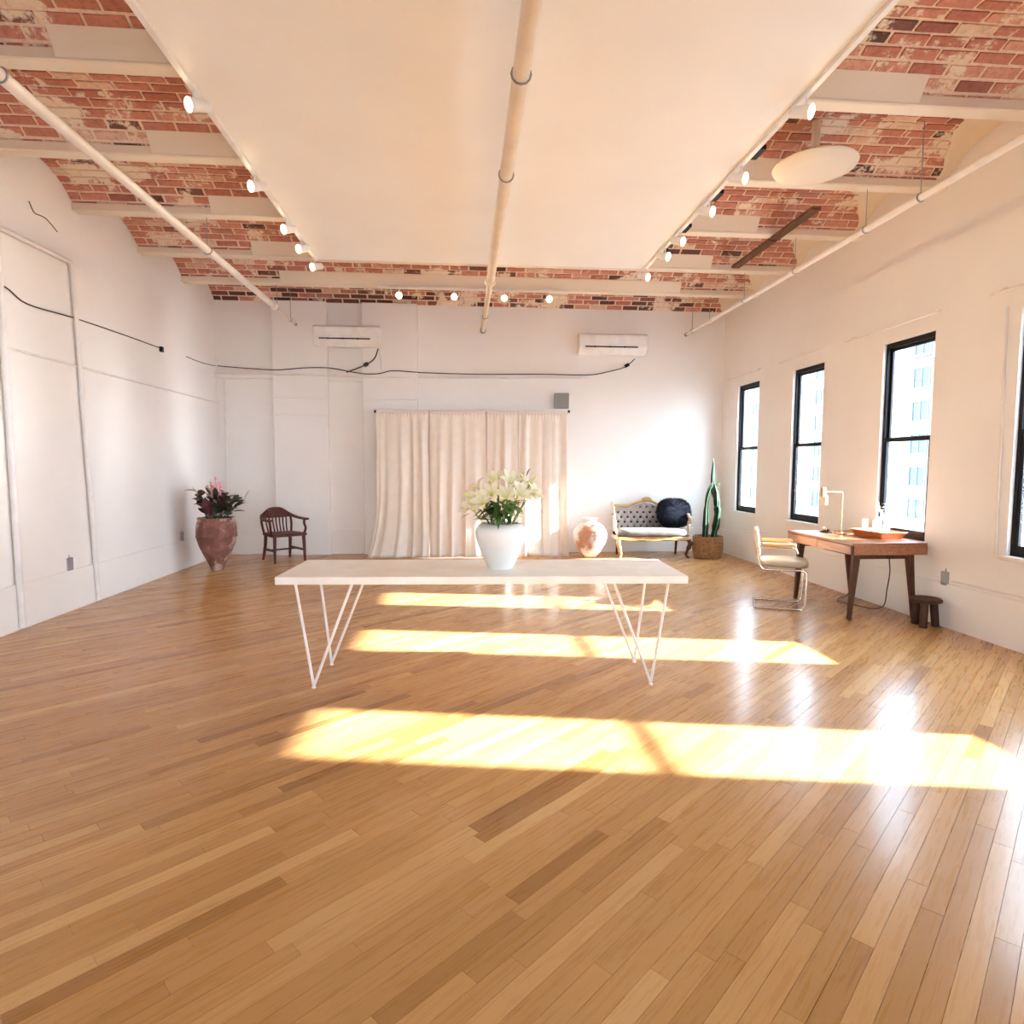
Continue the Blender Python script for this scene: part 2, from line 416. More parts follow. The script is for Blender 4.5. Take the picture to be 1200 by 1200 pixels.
# floor planks
def planks():
    d = Vector((math.sin(PA), math.cos(PA), 0)); q = Vector((math.cos(PA), -math.sin(PA), 0))
    W = .060; rng = random.Random(3)
    ang = math.atan2(d.y, d.x); Rz = Matrix.Rotation(ang, 3, 'Z')
    corners = [Vector((x, y, 0)) for x in (XL, XR) for y in (YR, YB)]
    qs = [c.dot(q) for c in corners]; lst = []
    qq = min(qs)
    def clip(poly):
        for (ax, lim, sg) in ((0, XL+.002, 1), (0, XR-.002, -1), (1, YR+.002, 1), (1, YB-.002, -1)):
            out = []
            for i in range(len(poly)):
                a, b = poly[i-1], poly[i]
                ia, ib = sg*(a[ax]-lim) >= 0, sg*(b[ax]-lim) >= 0
                if ia != ib: out.append(a+(b-a)*((lim-a[ax])/(b[ax]-a[ax])))
                if ib: out.append(b)
            poly = out
            if len(poly) < 3: return None
        return poly
    while qq < max(qs):
        s = -12+rng.random()*.9
        while s < 14:
            L = rng.choice((.35, .5, .6, .75, .9, 1.1, 1.3))*rng.uniform(.9, 1.1)
            p = [d*s+q*qq, d*(s+L-.0012)+q*qq, d*(s+L-.0012)+q*(qq+W-.0012), d*s+q*(qq+W-.0012)]
            poly = clip(p)
            if poly:
                area = 0
                for i in range(len(poly)): area += poly[i-1].x*poly[i].y-poly[i].x*poly[i-1].y
                if abs(area) > .0006:
                    if area < 0: poly.reverse()
                    tn = min(1, max(0, rng.gauss(.5, .24)))
                    cen = sum(poly, Vector())/len(poly)
                    pr = [project(v) for v in poly]; vis = 0
                    pc = project(cen)
                    if all(pr) and 0 < pc[0] < 1200 and pc[1] < 1200:
                        for i in range(len(pr)): vis += pr[i-1][0]*pr[i][1]-pr[i][0]*pr[i-1][1]
                    lst.append((abs(vis), poly, tn, rng.uniform(-.0004, 0)))
            s += L
        qq += W
    lst.sort(key=lambda e: -e[0])
    def emit_plank(mb, poly, tn, dz):
        n = len(poly)
        v = [(p.x, p.y, dz) for p in poly]+[(p.x, p.y, -.0125) for p in poly]
        mb.add(v, [tuple(range(n))]+[(i, n+i, n+(i+1) % n, (i+1) % n) for i in range(n)], tn)
    for e in lst[:300]:
        mb = MB(); emit_plank(mb, *e[1:]); mb.build('plank', M['floor'], slab, tone=True)
    mb = MB()
    for e in lst[300:]: emit_plank(mb, *e[1:])
    tag(mb.build('plank_field', M['floor'], slab, tone=True), kind='stuff')
planks()

# ------------------------------------------------------------------ brick vaults
SPR = [9.466, 8.46, 7.40, 6.25, 5.13, 4.02, 2.90, 1.78, .66, -.46, -1.58, -2.70, -4.0]
RISE = .235
def arc(y0, y1, t):
    """t 0..1 from y0 (camera side) to y1; returns y, z, tangent angle"""
    c = (y1-y0)/2; R = (c*c+RISE*RISE)/(2*RISE); A = math.asin(c/R)
    a = -A+2*A*t
    return (y0+y1)/2+R*math.sin(a), ZS+RISE-R+R*math.cos(a), -a, 2*A*R
def ceiling():
    mb = MB()
    for k in range(len(SPR)-1):
        y1, y0 = SPR[k], SPR[k+1]
        def fn(u, v):
            y, z, _, _ = arc(y0, y1, v); return (XL+(XR-XL)*u, y, z)
        mb.grid(fn, 1, 20)
    mb.b2((XL-.2, YR-.2, ZS+.45), (XR+.2, YB+.2, ZS+.6))
    root = mb.build('ceiling', M['mortar'], smooth=30); struct(root, 'vaulted red brick ceiling between white beams')
    # beams with plastered haunches
    for k, y in enumerate(SPR[1:-1]):
        z = ZS-.03
        pr = [(y-.06, ZS+.03), (y-.06, z), (y-.05, z-.008), (y+.05, z-.008), (y+.06, z), (y+.06, ZS+.03)]
        bo = MB().prism(pr, XL, XR, 'x').build('beam', M['cream'], root, smooth=35)
        ph = [(y-.145, ZS+.105), (y-.10, ZS+.045), (y-.072, ZS+.004), (y-.064, ZS-.012), (y-.052, z-.002), (y+.052, z-.002), (y+.064, ZS-.012), (y+.072, ZS+.004), (y+.10, ZS+.045), (y+.145, ZS+.105)]
        MB().prism(ph, -2.35, 2.95, 'x').build('haunch', M['cream'], bo, smooth=35)
    pr = [(YB-.15, ZS+.10), (YB-.09, ZS+.03), (YB-.05, ZS-.02), (YB, ZS-.02), (YB, ZS+.1)]
    for k in range(7):
        y1, y0 = SPR[k], SPR[k+1]
        def pe(u, v, y0=y0, y1=y1, k=k):
            y, z, a, _ = arc(y0, y1, .04+.92*v)
            xs = XR-.10-.22*math.sin(PI*min(1, v*1.1))**.7-.03*math.sin(9*v+k)
            d = .020*min(1, u*6)
            return (xs+(XR-xs)*u, y-math.sin(-a)*d*0, z-d+.004)
        MB().grid(pe, 8, 20).build('plaster_end', M['cream'], root, 60)
    rng = random.Random(11); lst = []
    CL, CW, J = .246, .083, .023
    for k in range(8):
        y1, y0 = SPR[k], SPR[k+1]
        n = round(arc(y0, y1, 0)[3]/CW)
        for i in range(n):
            t = (i+.5)/n; y, z, a, AL = arc(y0, y1, t)
            x = XL+.004-(CL/2 if i % 2 else 0)-rng.uniform(0, .03)
            while x < XR:
                xa, xb = max(x+J/2, XL+.006), min(x+CL-J/2, XR-.006); x += CL
                if xb-xa < .04: continue
                r = rng.random()
                tn = min(1, max(0, rng.gauss(.54, .16)))
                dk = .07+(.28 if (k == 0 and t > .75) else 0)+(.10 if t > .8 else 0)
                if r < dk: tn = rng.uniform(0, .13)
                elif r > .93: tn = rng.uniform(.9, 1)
                lst.append([0, (xa+xb)/2, y, z, a, xb-xa, AL/n-J, tn, rng.uniform(.006, .013)])
    for e in lst:
        p = project(e[1:4]); 
        if not p or not (-10 < p[0] < 1210 and -10 < p[1] < 1200): continue
        if -1.62 < e[1] < 2.08 and e[2] < 7.45: continue
        t = e[4]
        Rm = Matrix.Rotation(e[4], 3, 'X'); c = Vector(e[1:4])
        qd = [project(c+Rm @ Vector((sx*e[5]/2, sy*e[6]/2, 0))) for sx, sy in ((-1, -1), (1, -1), (1, 1), (-1, 1))]
        if not all(qd): continue
        ar = 0
        for i in range(4): ar += qd[i-1][0]*qd[i][1]-qd[i][0]*qd[i-1][1]
        nrm = Rm @ Vector((0, 0, -1))
        if nrm.dot(CAMP-c) < 0: ar = 0
        # hidden behind the nearer beam?
        ys = [s for s in SPR[1:] if s < e[2]]
        if ys:
            s = max(ys)+.05; zz = CAM_H+(e[3]-CAM_H)*s/e[2]
            if zz > ZS-.05: ar = 0
        e[0] = abs(ar)
    lst.sort(key=lambda e: -e[0])
    field = MB(); cache = {}
    for n_, e in enumerate(lst):
        _, x, y, z, a, L, Wd, tn, pr_ = e
        Rm = Matrix.Rotation(a, 3, 'X'); nin = Rm @ Vector((0, 0, -1)); th = .03
        c = Vector((x, y, z))+nin*(pr_-th/2)
        if n_ < 300 and e[0] > 0:
            key = (round(L, 2), round(tn*14))
            if key not in cache:
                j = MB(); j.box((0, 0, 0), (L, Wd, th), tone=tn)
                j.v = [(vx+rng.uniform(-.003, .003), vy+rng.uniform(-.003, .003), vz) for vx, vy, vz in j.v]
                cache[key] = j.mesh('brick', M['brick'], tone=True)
            o = bpy.data.objects.new('brick', cache[key]); COL.objects.link(o); o.parent = root
            o.location = c; o.rotation_euler = (a, 0, 0)
        else:
            jit = Matrix.Rotation(rng.uniform(-.012, .012), 3, 'Z')
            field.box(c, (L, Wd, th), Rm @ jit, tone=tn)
    tag(field.build('brick_field', M['brick'], root, tone=True), kind='stuff')
    return root
ceil_o = ceiling()

# dropped white panel
pn = MB(); pn.b2((-1.64, .2, 3.60), (2.10, 7.12, 3.685))
tag(pn.build('ceiling_panel', M['panel'], bevel=.004), 'large flat white panel hung below the brick vaults', 'ceiling panel')

# ------------------------------------------------------------------ exterior
def exterior():
    fx, y0, y1, z0, z1 = 46, 26, 112, -14, 22
    root = thing('apartment_building', 'pale sunless apartment block seen outside the windows', 'building', (fx, (y0+y1)/2, z0))
    cy = (y0+y1)/2
    MB().b2((0, y0-cy, 0), (14, y1-cy, z1-z0)).build('facade', M['facade'], root)
    wm = MB()
    ww, wh = 2.2, 2.0
    for s in (-1, 1): wm.box((-.05, s*(ww/2), 0), (.16, .14, wh+.14)); wm.box((-.05, 0, s*(wh/2)), (.16, ww, .14))
    wm.box((-.05, 0, 0), (.12, .08, wh)); wm = wm.mesh('window', M['fwin'])
    pm = MB().box((-.02, 0, 0), (.06, ww, wh)).mesh('pane', M['fpane'])
    sm = MB().box((-.12, 0, -wh/2-.13), (.3, ww+.3, .14)).mesh('sill', M['facade'])
    y = y0+2.5
    while y < y1-2:
        z = 4.5
        while z < z1-z0-2:
            o = bpy.data.objects.new('window', wm); COL.objects.link(o); o.parent = root; o.location = (0, y-cy, z)
            for nm, me in (('pane', pm), ('sill', sm)):
                c = bpy.data.objects.new(nm, me); COL.objects.link(c); c.parent = o
            z += 3.3
        y += 4.4
    for k in range(9): MB().b2((-.12, y0-cy, 2.9+k*3.3), (0, y1-cy, 3.05+k*3.3)).build('string_course', M['facade'], root)
    MB().b2((-.4, y0-cy, z1-z0), (14, y1-cy, z1-z0+.7)).build('cornice', M['facade'], root)
    g = MB().b2((-150, -150, -14.2), (200, 200, -14)).build('ground', M['asphalt']); struct(g, 'grey street far below the windows')
exterior()

# ------------------------------------------------------------------ ceiling services
def track_lamp(name_label, group, pos, aim, power=.7):
    root = thing('track_spotlight', name_label, 'spotlight', pos, 0, group)
    q = Vector(aim).to_track_quat('Z', 'Y').to_matrix()
    def rot(mb): mb.v = [tuple(q @ Vector(v)) for v in mb.v]; return mb
    rot(MB().lathe([(.022, -.10), (.032, -.09), (.036, -.02), (.043, .03), (.043, .036), (.036, .030)], 16, cap=True)).build('lamp_head', M['white'], root, 40)
    rot(MB().lathe([(.004, .030), (.034, .032), (.036, .036), (.020, .046), (.002, .050)], 16)).build('bulb', M['bulb'], root, 60)
    MB().tube([(0, 0, 0), (0, 0, .10)], .008, 8).build('stem', M['white'], root, 40)
    l = bpy.data.lights.new('spot_light', 'SPOT'); l.energy = power*4; l.color = (1, .76, .48); l.spot_size = math.radians(120); l.spot_blend = .8; l.shadow_soft_size = .035
    lo = bpy.data.objects.new('spot_light', l); COL.objects.link(lo); lo.parent = root
    a = Vector(aim).normalized(); lo.location = a*.07; lo.rotation_euler = a.to_track_quat('-Z', 'Y').to_euler()
def track(p0, p1, label, z):
    a = Vector(p0); b = Vector(p1); d = (b-a)
    mb = MB(); ax = abs(d.x) > abs(d.y); w = .035
    if ax: mb.b2((a.x, a.y-w/2, z), (b.x, a.y+w/2, z+.025))
    else: mb.b2((a.x-w/2, a.y, z), (a.x+w/2, b.y, z+.025))
    tag(mb.build('light_track', M['white'], bevel=.003), label, 'light track')
track((-1.60, 2.2), (-1.60, 7.10), 'white lighting track along the panel edge on the windowless side', 3.574)
track((2.07, 2.2), (2.07, 7.10), 'white lighting track along the panel edge on the window side', 3.574)
track((-1.10, 8.36), (1.40, 8.36), 'short white lighting track on the beam over the curtain', 3.656)
ORD = ['first', 'second', 'third', 'fourth', 'fifth', 'sixth']
for i, y in enumerate((7.02, 6.46, 5.95, 5.08, 4.0)):
    track_lamp('%s lit spotlight from the curtain wall on the rail facing the windowless wall' % ORD[i], 'spotlights on the rail by the windowless wall', (-1.60, y, 3.49), (-.5, -.55, -.25))
for i, y in enumerate((7.04, 6.35, 5.92, 5.22, 4.62, 3.75)):
    track_lamp('%s lit spotlight from the curtain wall on the rail facing the windows' % ORD[i], 'spotlights on the rail by the windows', (2.07, y, 3.49), (.5, -.55, -.25))
for i, x in enumerate((-.83, -.11, .55, 1.15)):
    track_lamp('%s lit spotlight from the windowless wall on the short rail over the curtain' % ORD[i], 'spotlights on the short rail over the curtain', (x, 8.36, 3.57), (0, -.9, -.45))
for i in range(4):
    y = 6.66-i*.72
    tag(MB().box((0, 0, 0), (.05, .26 if i == 0 else .16, .03)).build('track_clip', M['black'], loc=(2.107+.028, y, 3.62)), '%s little black clip from the curtain wall on the panel edge' % ORD[i], 'clip', 'black clips on the panel edge')

def hung_pipe(name, label, x, z, y0, y1, r, y_thin, r2, hang, mat_):
    root = thing(name, label, 'pipe', (x, y0, z))
    MB().tube([(0, 0, 0), (0, y_thin-y0, 0)], r, 14).build('pipe_run', M[mat_], root, 40)
    MB().tube([(0, y_thin-y0, 0), (0, y1-y0, 0)], r2, 12).build('pipe_end', M[mat_], root, 40)
    MB().tube([(0, y_thin-y0-.05, 0), (0, y_thin-y0+.05, 0)], r*1.35, 14).build('coupling', M[mat_], root, 40)
    MB().tube([(0, y1-y0-.05, 0), (0, y1-y0, 0)], r2*1.35, 12).build('end_cap', M['greyp'], root, 40)
    for y in hang:
        top = ZS-.03-z if min(abs(y-s) for s in SPR) < .2 else .55
        rr = (r if y < y_thin else r2)
        h = MB().tube([(0, y-y0, rr), (0, y-y0, top)], .004, 6).build('hanger_rod', M['greyp'], root)
        MB().tube([(rr*1.12*math.cos(a), y-y0, rr*1.12*math.sin(a)) for a in [i*PI/6 for i in range(12)]], .006, 6, closed=True).build('hanger_ring', M['greyp'], h, 40)
    return root
hung_pipe('sprinkler_pipe', 'cream ceiling pipe crossing under the middle of the white panel', .30, 3.345, 1.0, 9.36, .045, 6.85, .032, (3.3, 4.40, 8.46), 'pipe')
hung_pipe('sprinkler_pipe', 'white ceiling pipe hung over the urn and armchair', -2.42, 3.38, 1.0, 9.36, .036, 8.30, .016, (3.6, 6.25, 8.46, 9.1), 'wpipe')
hung_pipe('sprinkler_pipe', 'thin cream ceiling pipe hung along the window side', 3.40, 3.35, 1.0, 9.36, .026, 8.40, .02, (4.5, 5.13, 6.25, 7.40, 8.46, 9.1), 'wpipe')
# rusty batten on the vault and round white fitting
bt = thing('ceiling_batten', 'rough dark brown batten fixed under the bricks on the window side', 'batten', (3.17, 5.5, 3.652))
MB().b2((-.045, 0, 0), (.045, .74, .028)).build('board', M['brown'], bt)
MB().b2((-.045, .78, 0), (.045, 1.66, .028)).build('board', M['brown'], bt)
df = thing('ceiling_dish', 'round white shallow dish fitting under the bricks on the window side', 'ceiling fitting', (2.66, 4.66, 3.56))
MB().lathe([(.02, 0), (.20, .01), (.29, .04), (.30, .06), (.28, .075), (.05, .085)], 40).build('dish', M['cream'], df, 50)
MB().tube([(0, 0, .08), (0, 0, .40)], .03, 12).build('stem', M['cream'], df, 40)

# ------------------------------------------------------------------ wall services
def run(name, label, cat, pts, r, m_, n=8, smooth=True, group=None):
    p = smooth_path(pts, 5) if smooth else fillet(pts, .05)
    return tag(MB().tube(p, r, n).build(name, M[m_], smooth=60), label, cat, group)
xl = XL+.03
run('wall_pipe', 'white pipe dropping down the windowless wall past an outlet', 'pipe', [(xl, 5.0, 3.16), (xl, 6.10, 3.18), (xl, 6.27, 0.02)], .022, 'wpipe', smooth=False)
run('wall_pipe', 'white pipe running floor to ceiling on the windowless wall', 'pipe', [(xl, 5.17, 3.7), (xl, 5.22, .02)], .026, 'wpipe', smooth=False)
run('wall_conduit', 'white conduit across the windowless wall at curtain rod height', 'conduit', [(xl-.012, 5.0, 2.18), (xl-.012, 5.2, 2.25), (xl-.012, 7.0, 2.25), (xl-.012, 9.44, 2.25)], .011, 'wpipe')
c = run('wall_cable', 'black cable pinned high on the windowless wall', 'cable', [(xl-.012, 4.9, 2.73), (xl-.012, 5.25, 2.73), (xl-.012, 5.5, 2.66), (xl-.012, 6.1, 2.69), (xl-.012, 6.9, 2.71), (xl-.012, 7.75, 2.72)], .0055, 'cable')
MB().box((xl-.012, 7.78, 2.71), (.03, .05, .06)).build('end_box', M['black'], c)
run('wall_cable', 'thin black cable turning the corner beside the urn', 'cable', [(xl-.012, 8.45, 2.74), (xl-.012, 8.9, 2.74), (xl-.012, 9.40, 2.77)], .005, 'cable')
run('wall_cable', 'stray dark wire stub near the top of the windowless wall', 'cable', [(xl-.02, 5.60, 3.52), (xl-.02, 5.66, 3.45), (xl-.02, 5.80, 3.46), (xl-.02, 5.95, 3.40)], .0035, 'cable')
run('corner_pipe', 'thin white pipe standing in the corner behind the urn', 'pipe', [(XL+.12, YB-.03, 2.62), (XL+.12, YB-.03, .02)], .014, 'wpipe', smooth=False)
yb = YB-.125
run('wall_cable', 'black cable sagging along the end wall under the air conditioners', 'cable', [(XL+.05, yb+.04, 2.77), (-3.1, yb, 2.735), (-2.7, yb, 2.72), (-2.3, yb, 2.755), (-1.95, yb, 2.76), (-1.65, yb-.012, 2.71), (-1.42, yb-.012, 2.68), (-1.22, yb-.012, 2.69), (-1.02, yb, 2.735), (-.6, yb+.04, 2.72), (.2, yb+.08, 2.715), (1.2, yb+.08, 2.73), (1.9, yb+.08, 2.73), (2.2, yb+.08, 2.78), (2.48, yb+.08, 2.86), (2.62, yb+.05, 2.98)], .007, 'cable')
run('wall_conduit', 'white conduit running under the black cable on the end wall', 'conduit', [(XL+.02, yb+.012, 2.665), (-2.4, yb+.012, 2.655), (-1.6, yb+.012, 2.645), (-1.1, yb+.012, 2.645), (0, yb+.095, 2.66), (1.9, yb+.095, 2.69)], .012, 'wpipe')
run('wall_cable', 'short black cable looping up to the air conditioner over the armchair', 'cable', [(-1.70, yb-.01, 2.70), (-1.45, yb-.01, 2.80), (-1.30, yb-.01, 2.90), (-1.24, yb, 3.05)], .009, 'cable')
run('wall_conduit', 'white drain hose dropping from the air conditioner over the armchair', 'hose', [(-1.24, yb+.03, 3.08), (-1.20, yb+.03, 2.95), (-1.19, yb+.03, 2.68)], .013, 'white')
for i, (x, z) in enumerate(((-1.42, 2.82), (2.50, 2.88))):
    tag(MB().box((x, yb+(.01 if i == 0 else .06), z), (.07, .04, .05), Matrix.Rotation(-.5, 3, 'Y')).build('cable_joint', M['black'], bevel=.006), ('black cable joint below the air conditioner over the armchair', 'black cable joint below the air conditioner over the sofa')[i], 'cable joint')

def air_con(label, x0, x1, z0, z1, y):
    w, h = x1-x0, z1-z0
    root = thing('air_conditioner', label, 'air conditioner', ((x0+x1)/2, y, z0))
    pf = [(0, 0), (0, h), (-.16, h), (-.195, h-.02), (-.205, h*.42), (-.19, h*.30), (-.10, 0)]
    MB().prism(pf, -w/2, w/2, 'x').build('body', M['white'], root, 30, bevel=.012)
    MB().b2((-w/2+.02, -.212, h*.44), (w/2-.02, -.198, h-.03)).build('front_panel', M['white'], root, bevel=.004)
    MB().b2((-w/2+.09, -.2085, h*.30), (w/2-.15, -.165, h*.36)).build('outlet_slot', M['black'], root)
    for k in range(3): MB().b2((-w*.28+k*w*.22, -.213, h*.28), (-w*.28+k*w*.22+.01, -.17, h*.37)).build('vane_clip', M['black'], root)
    lv = MB().box((-.03, -.19, h*.25), (w-.24, .012, h*.13), Matrix.Rotation(.5, 3, 'X')).build('louver', M['white'], root, bevel=.003)
air_con('white wall air conditioner mounted over the wooden armchair side', -2.14, -1.18, 3.06, 3.34, YB-.105)
air_con('white wall air conditioner mounted over the sofa side', 1.74, 2.78, 3.03, 3.33, YB)
jb = thing('junction_box', 'square grey junction box above the curtain end', 'junction box', (1.495, YB, 2.22))
MB().b2((-.105, -.09, 0), (.105, 0, .22)).build('box', M['grey'], jb, bevel=.006)
MB().b2((-.112, -.10, -.006), (.112, -.088, .226)).build('cover', M['grey'], jb, bevel=.004)

def outlet(label, pos, axis):
    root = thing('wall_outlet', label, 'outlet', pos, {'l': -PI/2, 'r': PI/2, 'b': 0}[axis] + 0)
    MB().b2((-.038, -.035, -.06), (.038, 0, .06)).build('box', M['greyp'], root, bevel=.004)
    MB().b2((-.033, -.042, -.054), (.033, -.034, .054)).build('cover_plate', M['grey'] if axis == 'l' else M['greyp'], root, bevel=.003)
    for s in (-1, 1): MB().box((0, -.044, s*.025), (.036, .008, .032)).build('socket', M['white'], root, bevel=.003)
    MB().tube([(0, -.02, .06), (0, -.02, .085)], .01, 8).build('conduit_stub', M['greyp'], root, 40)
outlet('grey metal outlet box low on the windowless wall between two pipes', (XL+.014, 5.90, .43), 'l')
outlet('dark outlet box low on the wall right behind the urn', (XL+.014, 8.17, .42), 'l')
outlet('grey outlet box low on the wall beside the little stool', (XR-.014, 4.85, .41), 'r')
outlet('small outlet box low on the wall behind the desk', (XR-.014, 6.02, .42), 'r')
run('wall_conduit', 'thin white conduit low on the wall under the windows', 'conduit', [(XR-.026, 4.75, .405), (XR-.026, 1.0, .405)], .008, 'wpipe', smooth=False)
run('wall_conduit', 'thin white conduit upright beside the window edge near the stool', 'conduit', [(XR-.012, 4.40, 2.55), (XR-.012, 4.36, .66)], .008, 'wpipe', smooth=False)
run('wall_conduit', 'short thin white conduit low on the wall beside the cactus', 'conduit', [(XR-.026, 8.6, .46), (XR-.026, 7.9, .46)], .008, 'wpipe', smooth=False)
def win_rod(label, y0, y1):
    root = thing('curtain_rod', label, 'curtain rod', (XR, (y0+y1)/2, 2.655))
    L = (y1-y0)/2
    MB().tube([(-.07, -L, 0), (-.07, L, 0)], .008, 8).build('rod', M['wpipe'], root, 40)
    for s in (-1, 1):
        MB().tube(fillet([(0, s*(L-.04), .03), (-.03, s*(L-.04), .03), (-.07, s*(L-.04), -.008)], .02), .006, 6).build('bracket', M['wpipe'], root, 40)
        MB().tube([(-.07, s*L, 0), (-.07, s*(L+.025), 0)], .013, 8).build('finial', M['wpipe'], root, 40)
win_rod('slim white curtain rod over the window beside the cactus', 8.20, 9.15)
win_rod('slim white curtain rod over the window behind the desk lamp', 6.63, 7.60)
win_rod('slim white curtain rod over the window above the desk', 5.02, 6.25)
win_rod('slim white curtain rod over the window near the stool', 3.45, 4.46)

# ------------------------------------------------------------------ curtain wall
rod = thing('curtain_rail', 'long white rail carrying the cream curtains', 'curtain rail', (.15, 9.135, 2.135))
MB().tube([(-1.40, 0, -.012), (1.40, 0, .02)], .012, 10).build('rail', M['white'], rod, 40)
for s in (-1, 1):
    MB().tube([(s*1.40, 0, s*.015), (s*1.43, 0, s*.015)], .02, 10).build('finial', M['black'], rod, 40)
for x in (-1.36, 0.2, 1.36): MB().tube([(x, 0, .0), (x, YB-9.135-(.095 if x < -1 else 0), .0)], .008, 8).build('bracket', M['white'], rod, 40)
def curtain(label, x0, x1, seed, flare=0, nf=7, dark=0):
    rng = random.Random(seed); root = thing('curtain', label, 'curtain', ((x0+x1)/2, 9.085, .012), 0, None)
    H = 2.11; ph = [rng.uniform(0, 6.28) for _ in range(6)]; w = x1-x0
    def fn(u, v):                                   # v 0 bottom .. 1 top
        z = v*H+(v*.012)
        t = 1-v
        warp = u+.035*math.sin(u*4.3+ph[0])*t+.035*math.sin(u*9+ph[1])+.012*math.sin(u*23+ph[5])
        a = nf*2*PI*warp
        fold = (math.sin(a+ph[2])+.35*math.sin(2*a+ph[3])*t)*(.55+.45*math.sin(u*7+ph[4]))+.5*math.sin(.37*a+ph[4])
        amp = .010+.030*min(1, t*1.4)
        y = -.02-amp*fold-.10*t**3
        x = (u-.5)*w*(1+.02*t)+.012*math.cos(a)*t
        if flare: x -= flare*(max(0, t-.55)/.45)**2.2*(1-u)**1.2; y -= .10*max(0, t-.8)*5*(1-u)*.3
        if v > .97: y = -.016-.006*math.sin(nf*6*PI*u)
        return (x, y, z)
    MB().grid(fn, int(nf*16), 44).build('cloth', M['curtain'], root, 180, solid=.003)
    def hd(u, v): 
        return ((u-.5)*w, -.024-.004*math.sin(nf*6*PI*u)+.0, H-.035+v*.05)
    MB().grid(hd, int(nf*10), 1).build('heading', M['curtain'], root, 180, solid=.006)
    return root
curtain('cream curtain with hem sweeping out beside the pilaster', -1.245, -.507, 1, .14, 5)
curtain('cream curtain hanging between the swept curtain and the lily vase', -.482, .325, 2, 0, 5)
curtain('narrow cream curtain hanging behind the lily vase', .348, .793, 3, 0, 3)
curtain('cream curtain hanging nearest the clay jar', .815, 1.535, 4, 0, 5)

# ------------------------------------------------------------------ white table
def table():
    root = thing('long_table', 'long narrow white table on thin V-shaped metal legs', 'table', (.135, 3.90, 0), -.04)
    MB().box((0, 0, .677), (2.42, .66, .046)).build('tabletop', M['tablew'], root, bevel=.004)
    for sx in (-1, 1):
        for sy in (-1, 1):
            fx, fy = sx*1.03, sy*.215
            o = MB()
            path = [(sx*1.115, sy*.255, .652), (fx, fy, .012), (sx*.78, sy*.255, .652)]
            o.tube(fillet(path, .012, 4), .009, 8)
            l = o.build('leg', M['white'], root, 40)
            MB().lathe([(.012, 0), (.014, .004), (.010, .012)], 10, (fx, fy, 0)).build('foot_cap', M['white'], l, 40)
            MB().box((sx*.947, sy*.255, .651), (.38, .05, .006)).build('mount_plate', M['white'], l)
table()
TZ = .70
# ------------------------------------------------------------------ leaves and flowers
def leaf_mesh(mb, base, dirv, L, W, droop=.3, fold=.15, nseg=6, tip=1.0, roll=0):
    d = Vector(dirv).normalized(); side = d.cross(Vector((0, 0, 1)))
    if side.length < .05: side = Vector((1, 0, 0))
    side.normalize(); side = Matrix.Rotation(roll, 3, d) @ side
    nrm = side.cross(d).normalized(); b = len(mb.v); B = Vector(base)
    for i in range(nseg+1):
        t = i/nseg; wv = W*.5*math.sin(PI*min(1, (t*.96+.02))**.85)*(1 if t < 1 else .05)
        c = B+d*(L*t)-Vector((0, 0, 1))*(droop*L*t*t)
        mb.v += [tuple(c-side*wv+nrm*wv*fold), tuple(c), tuple(c+side*wv+nrm*wv*fold)]
    for i in range(nseg):
        a = b+i*3
        for k in (0, 1): mb.f.append((a+k, a+k+1, a+k+4, a+k+3)); mb.t.append(0)
    return mb
def sph(az, el): return Vector((math.cos(az)*math.cos(el), math.sin(az)*math.cos(el), math.sin(el)))

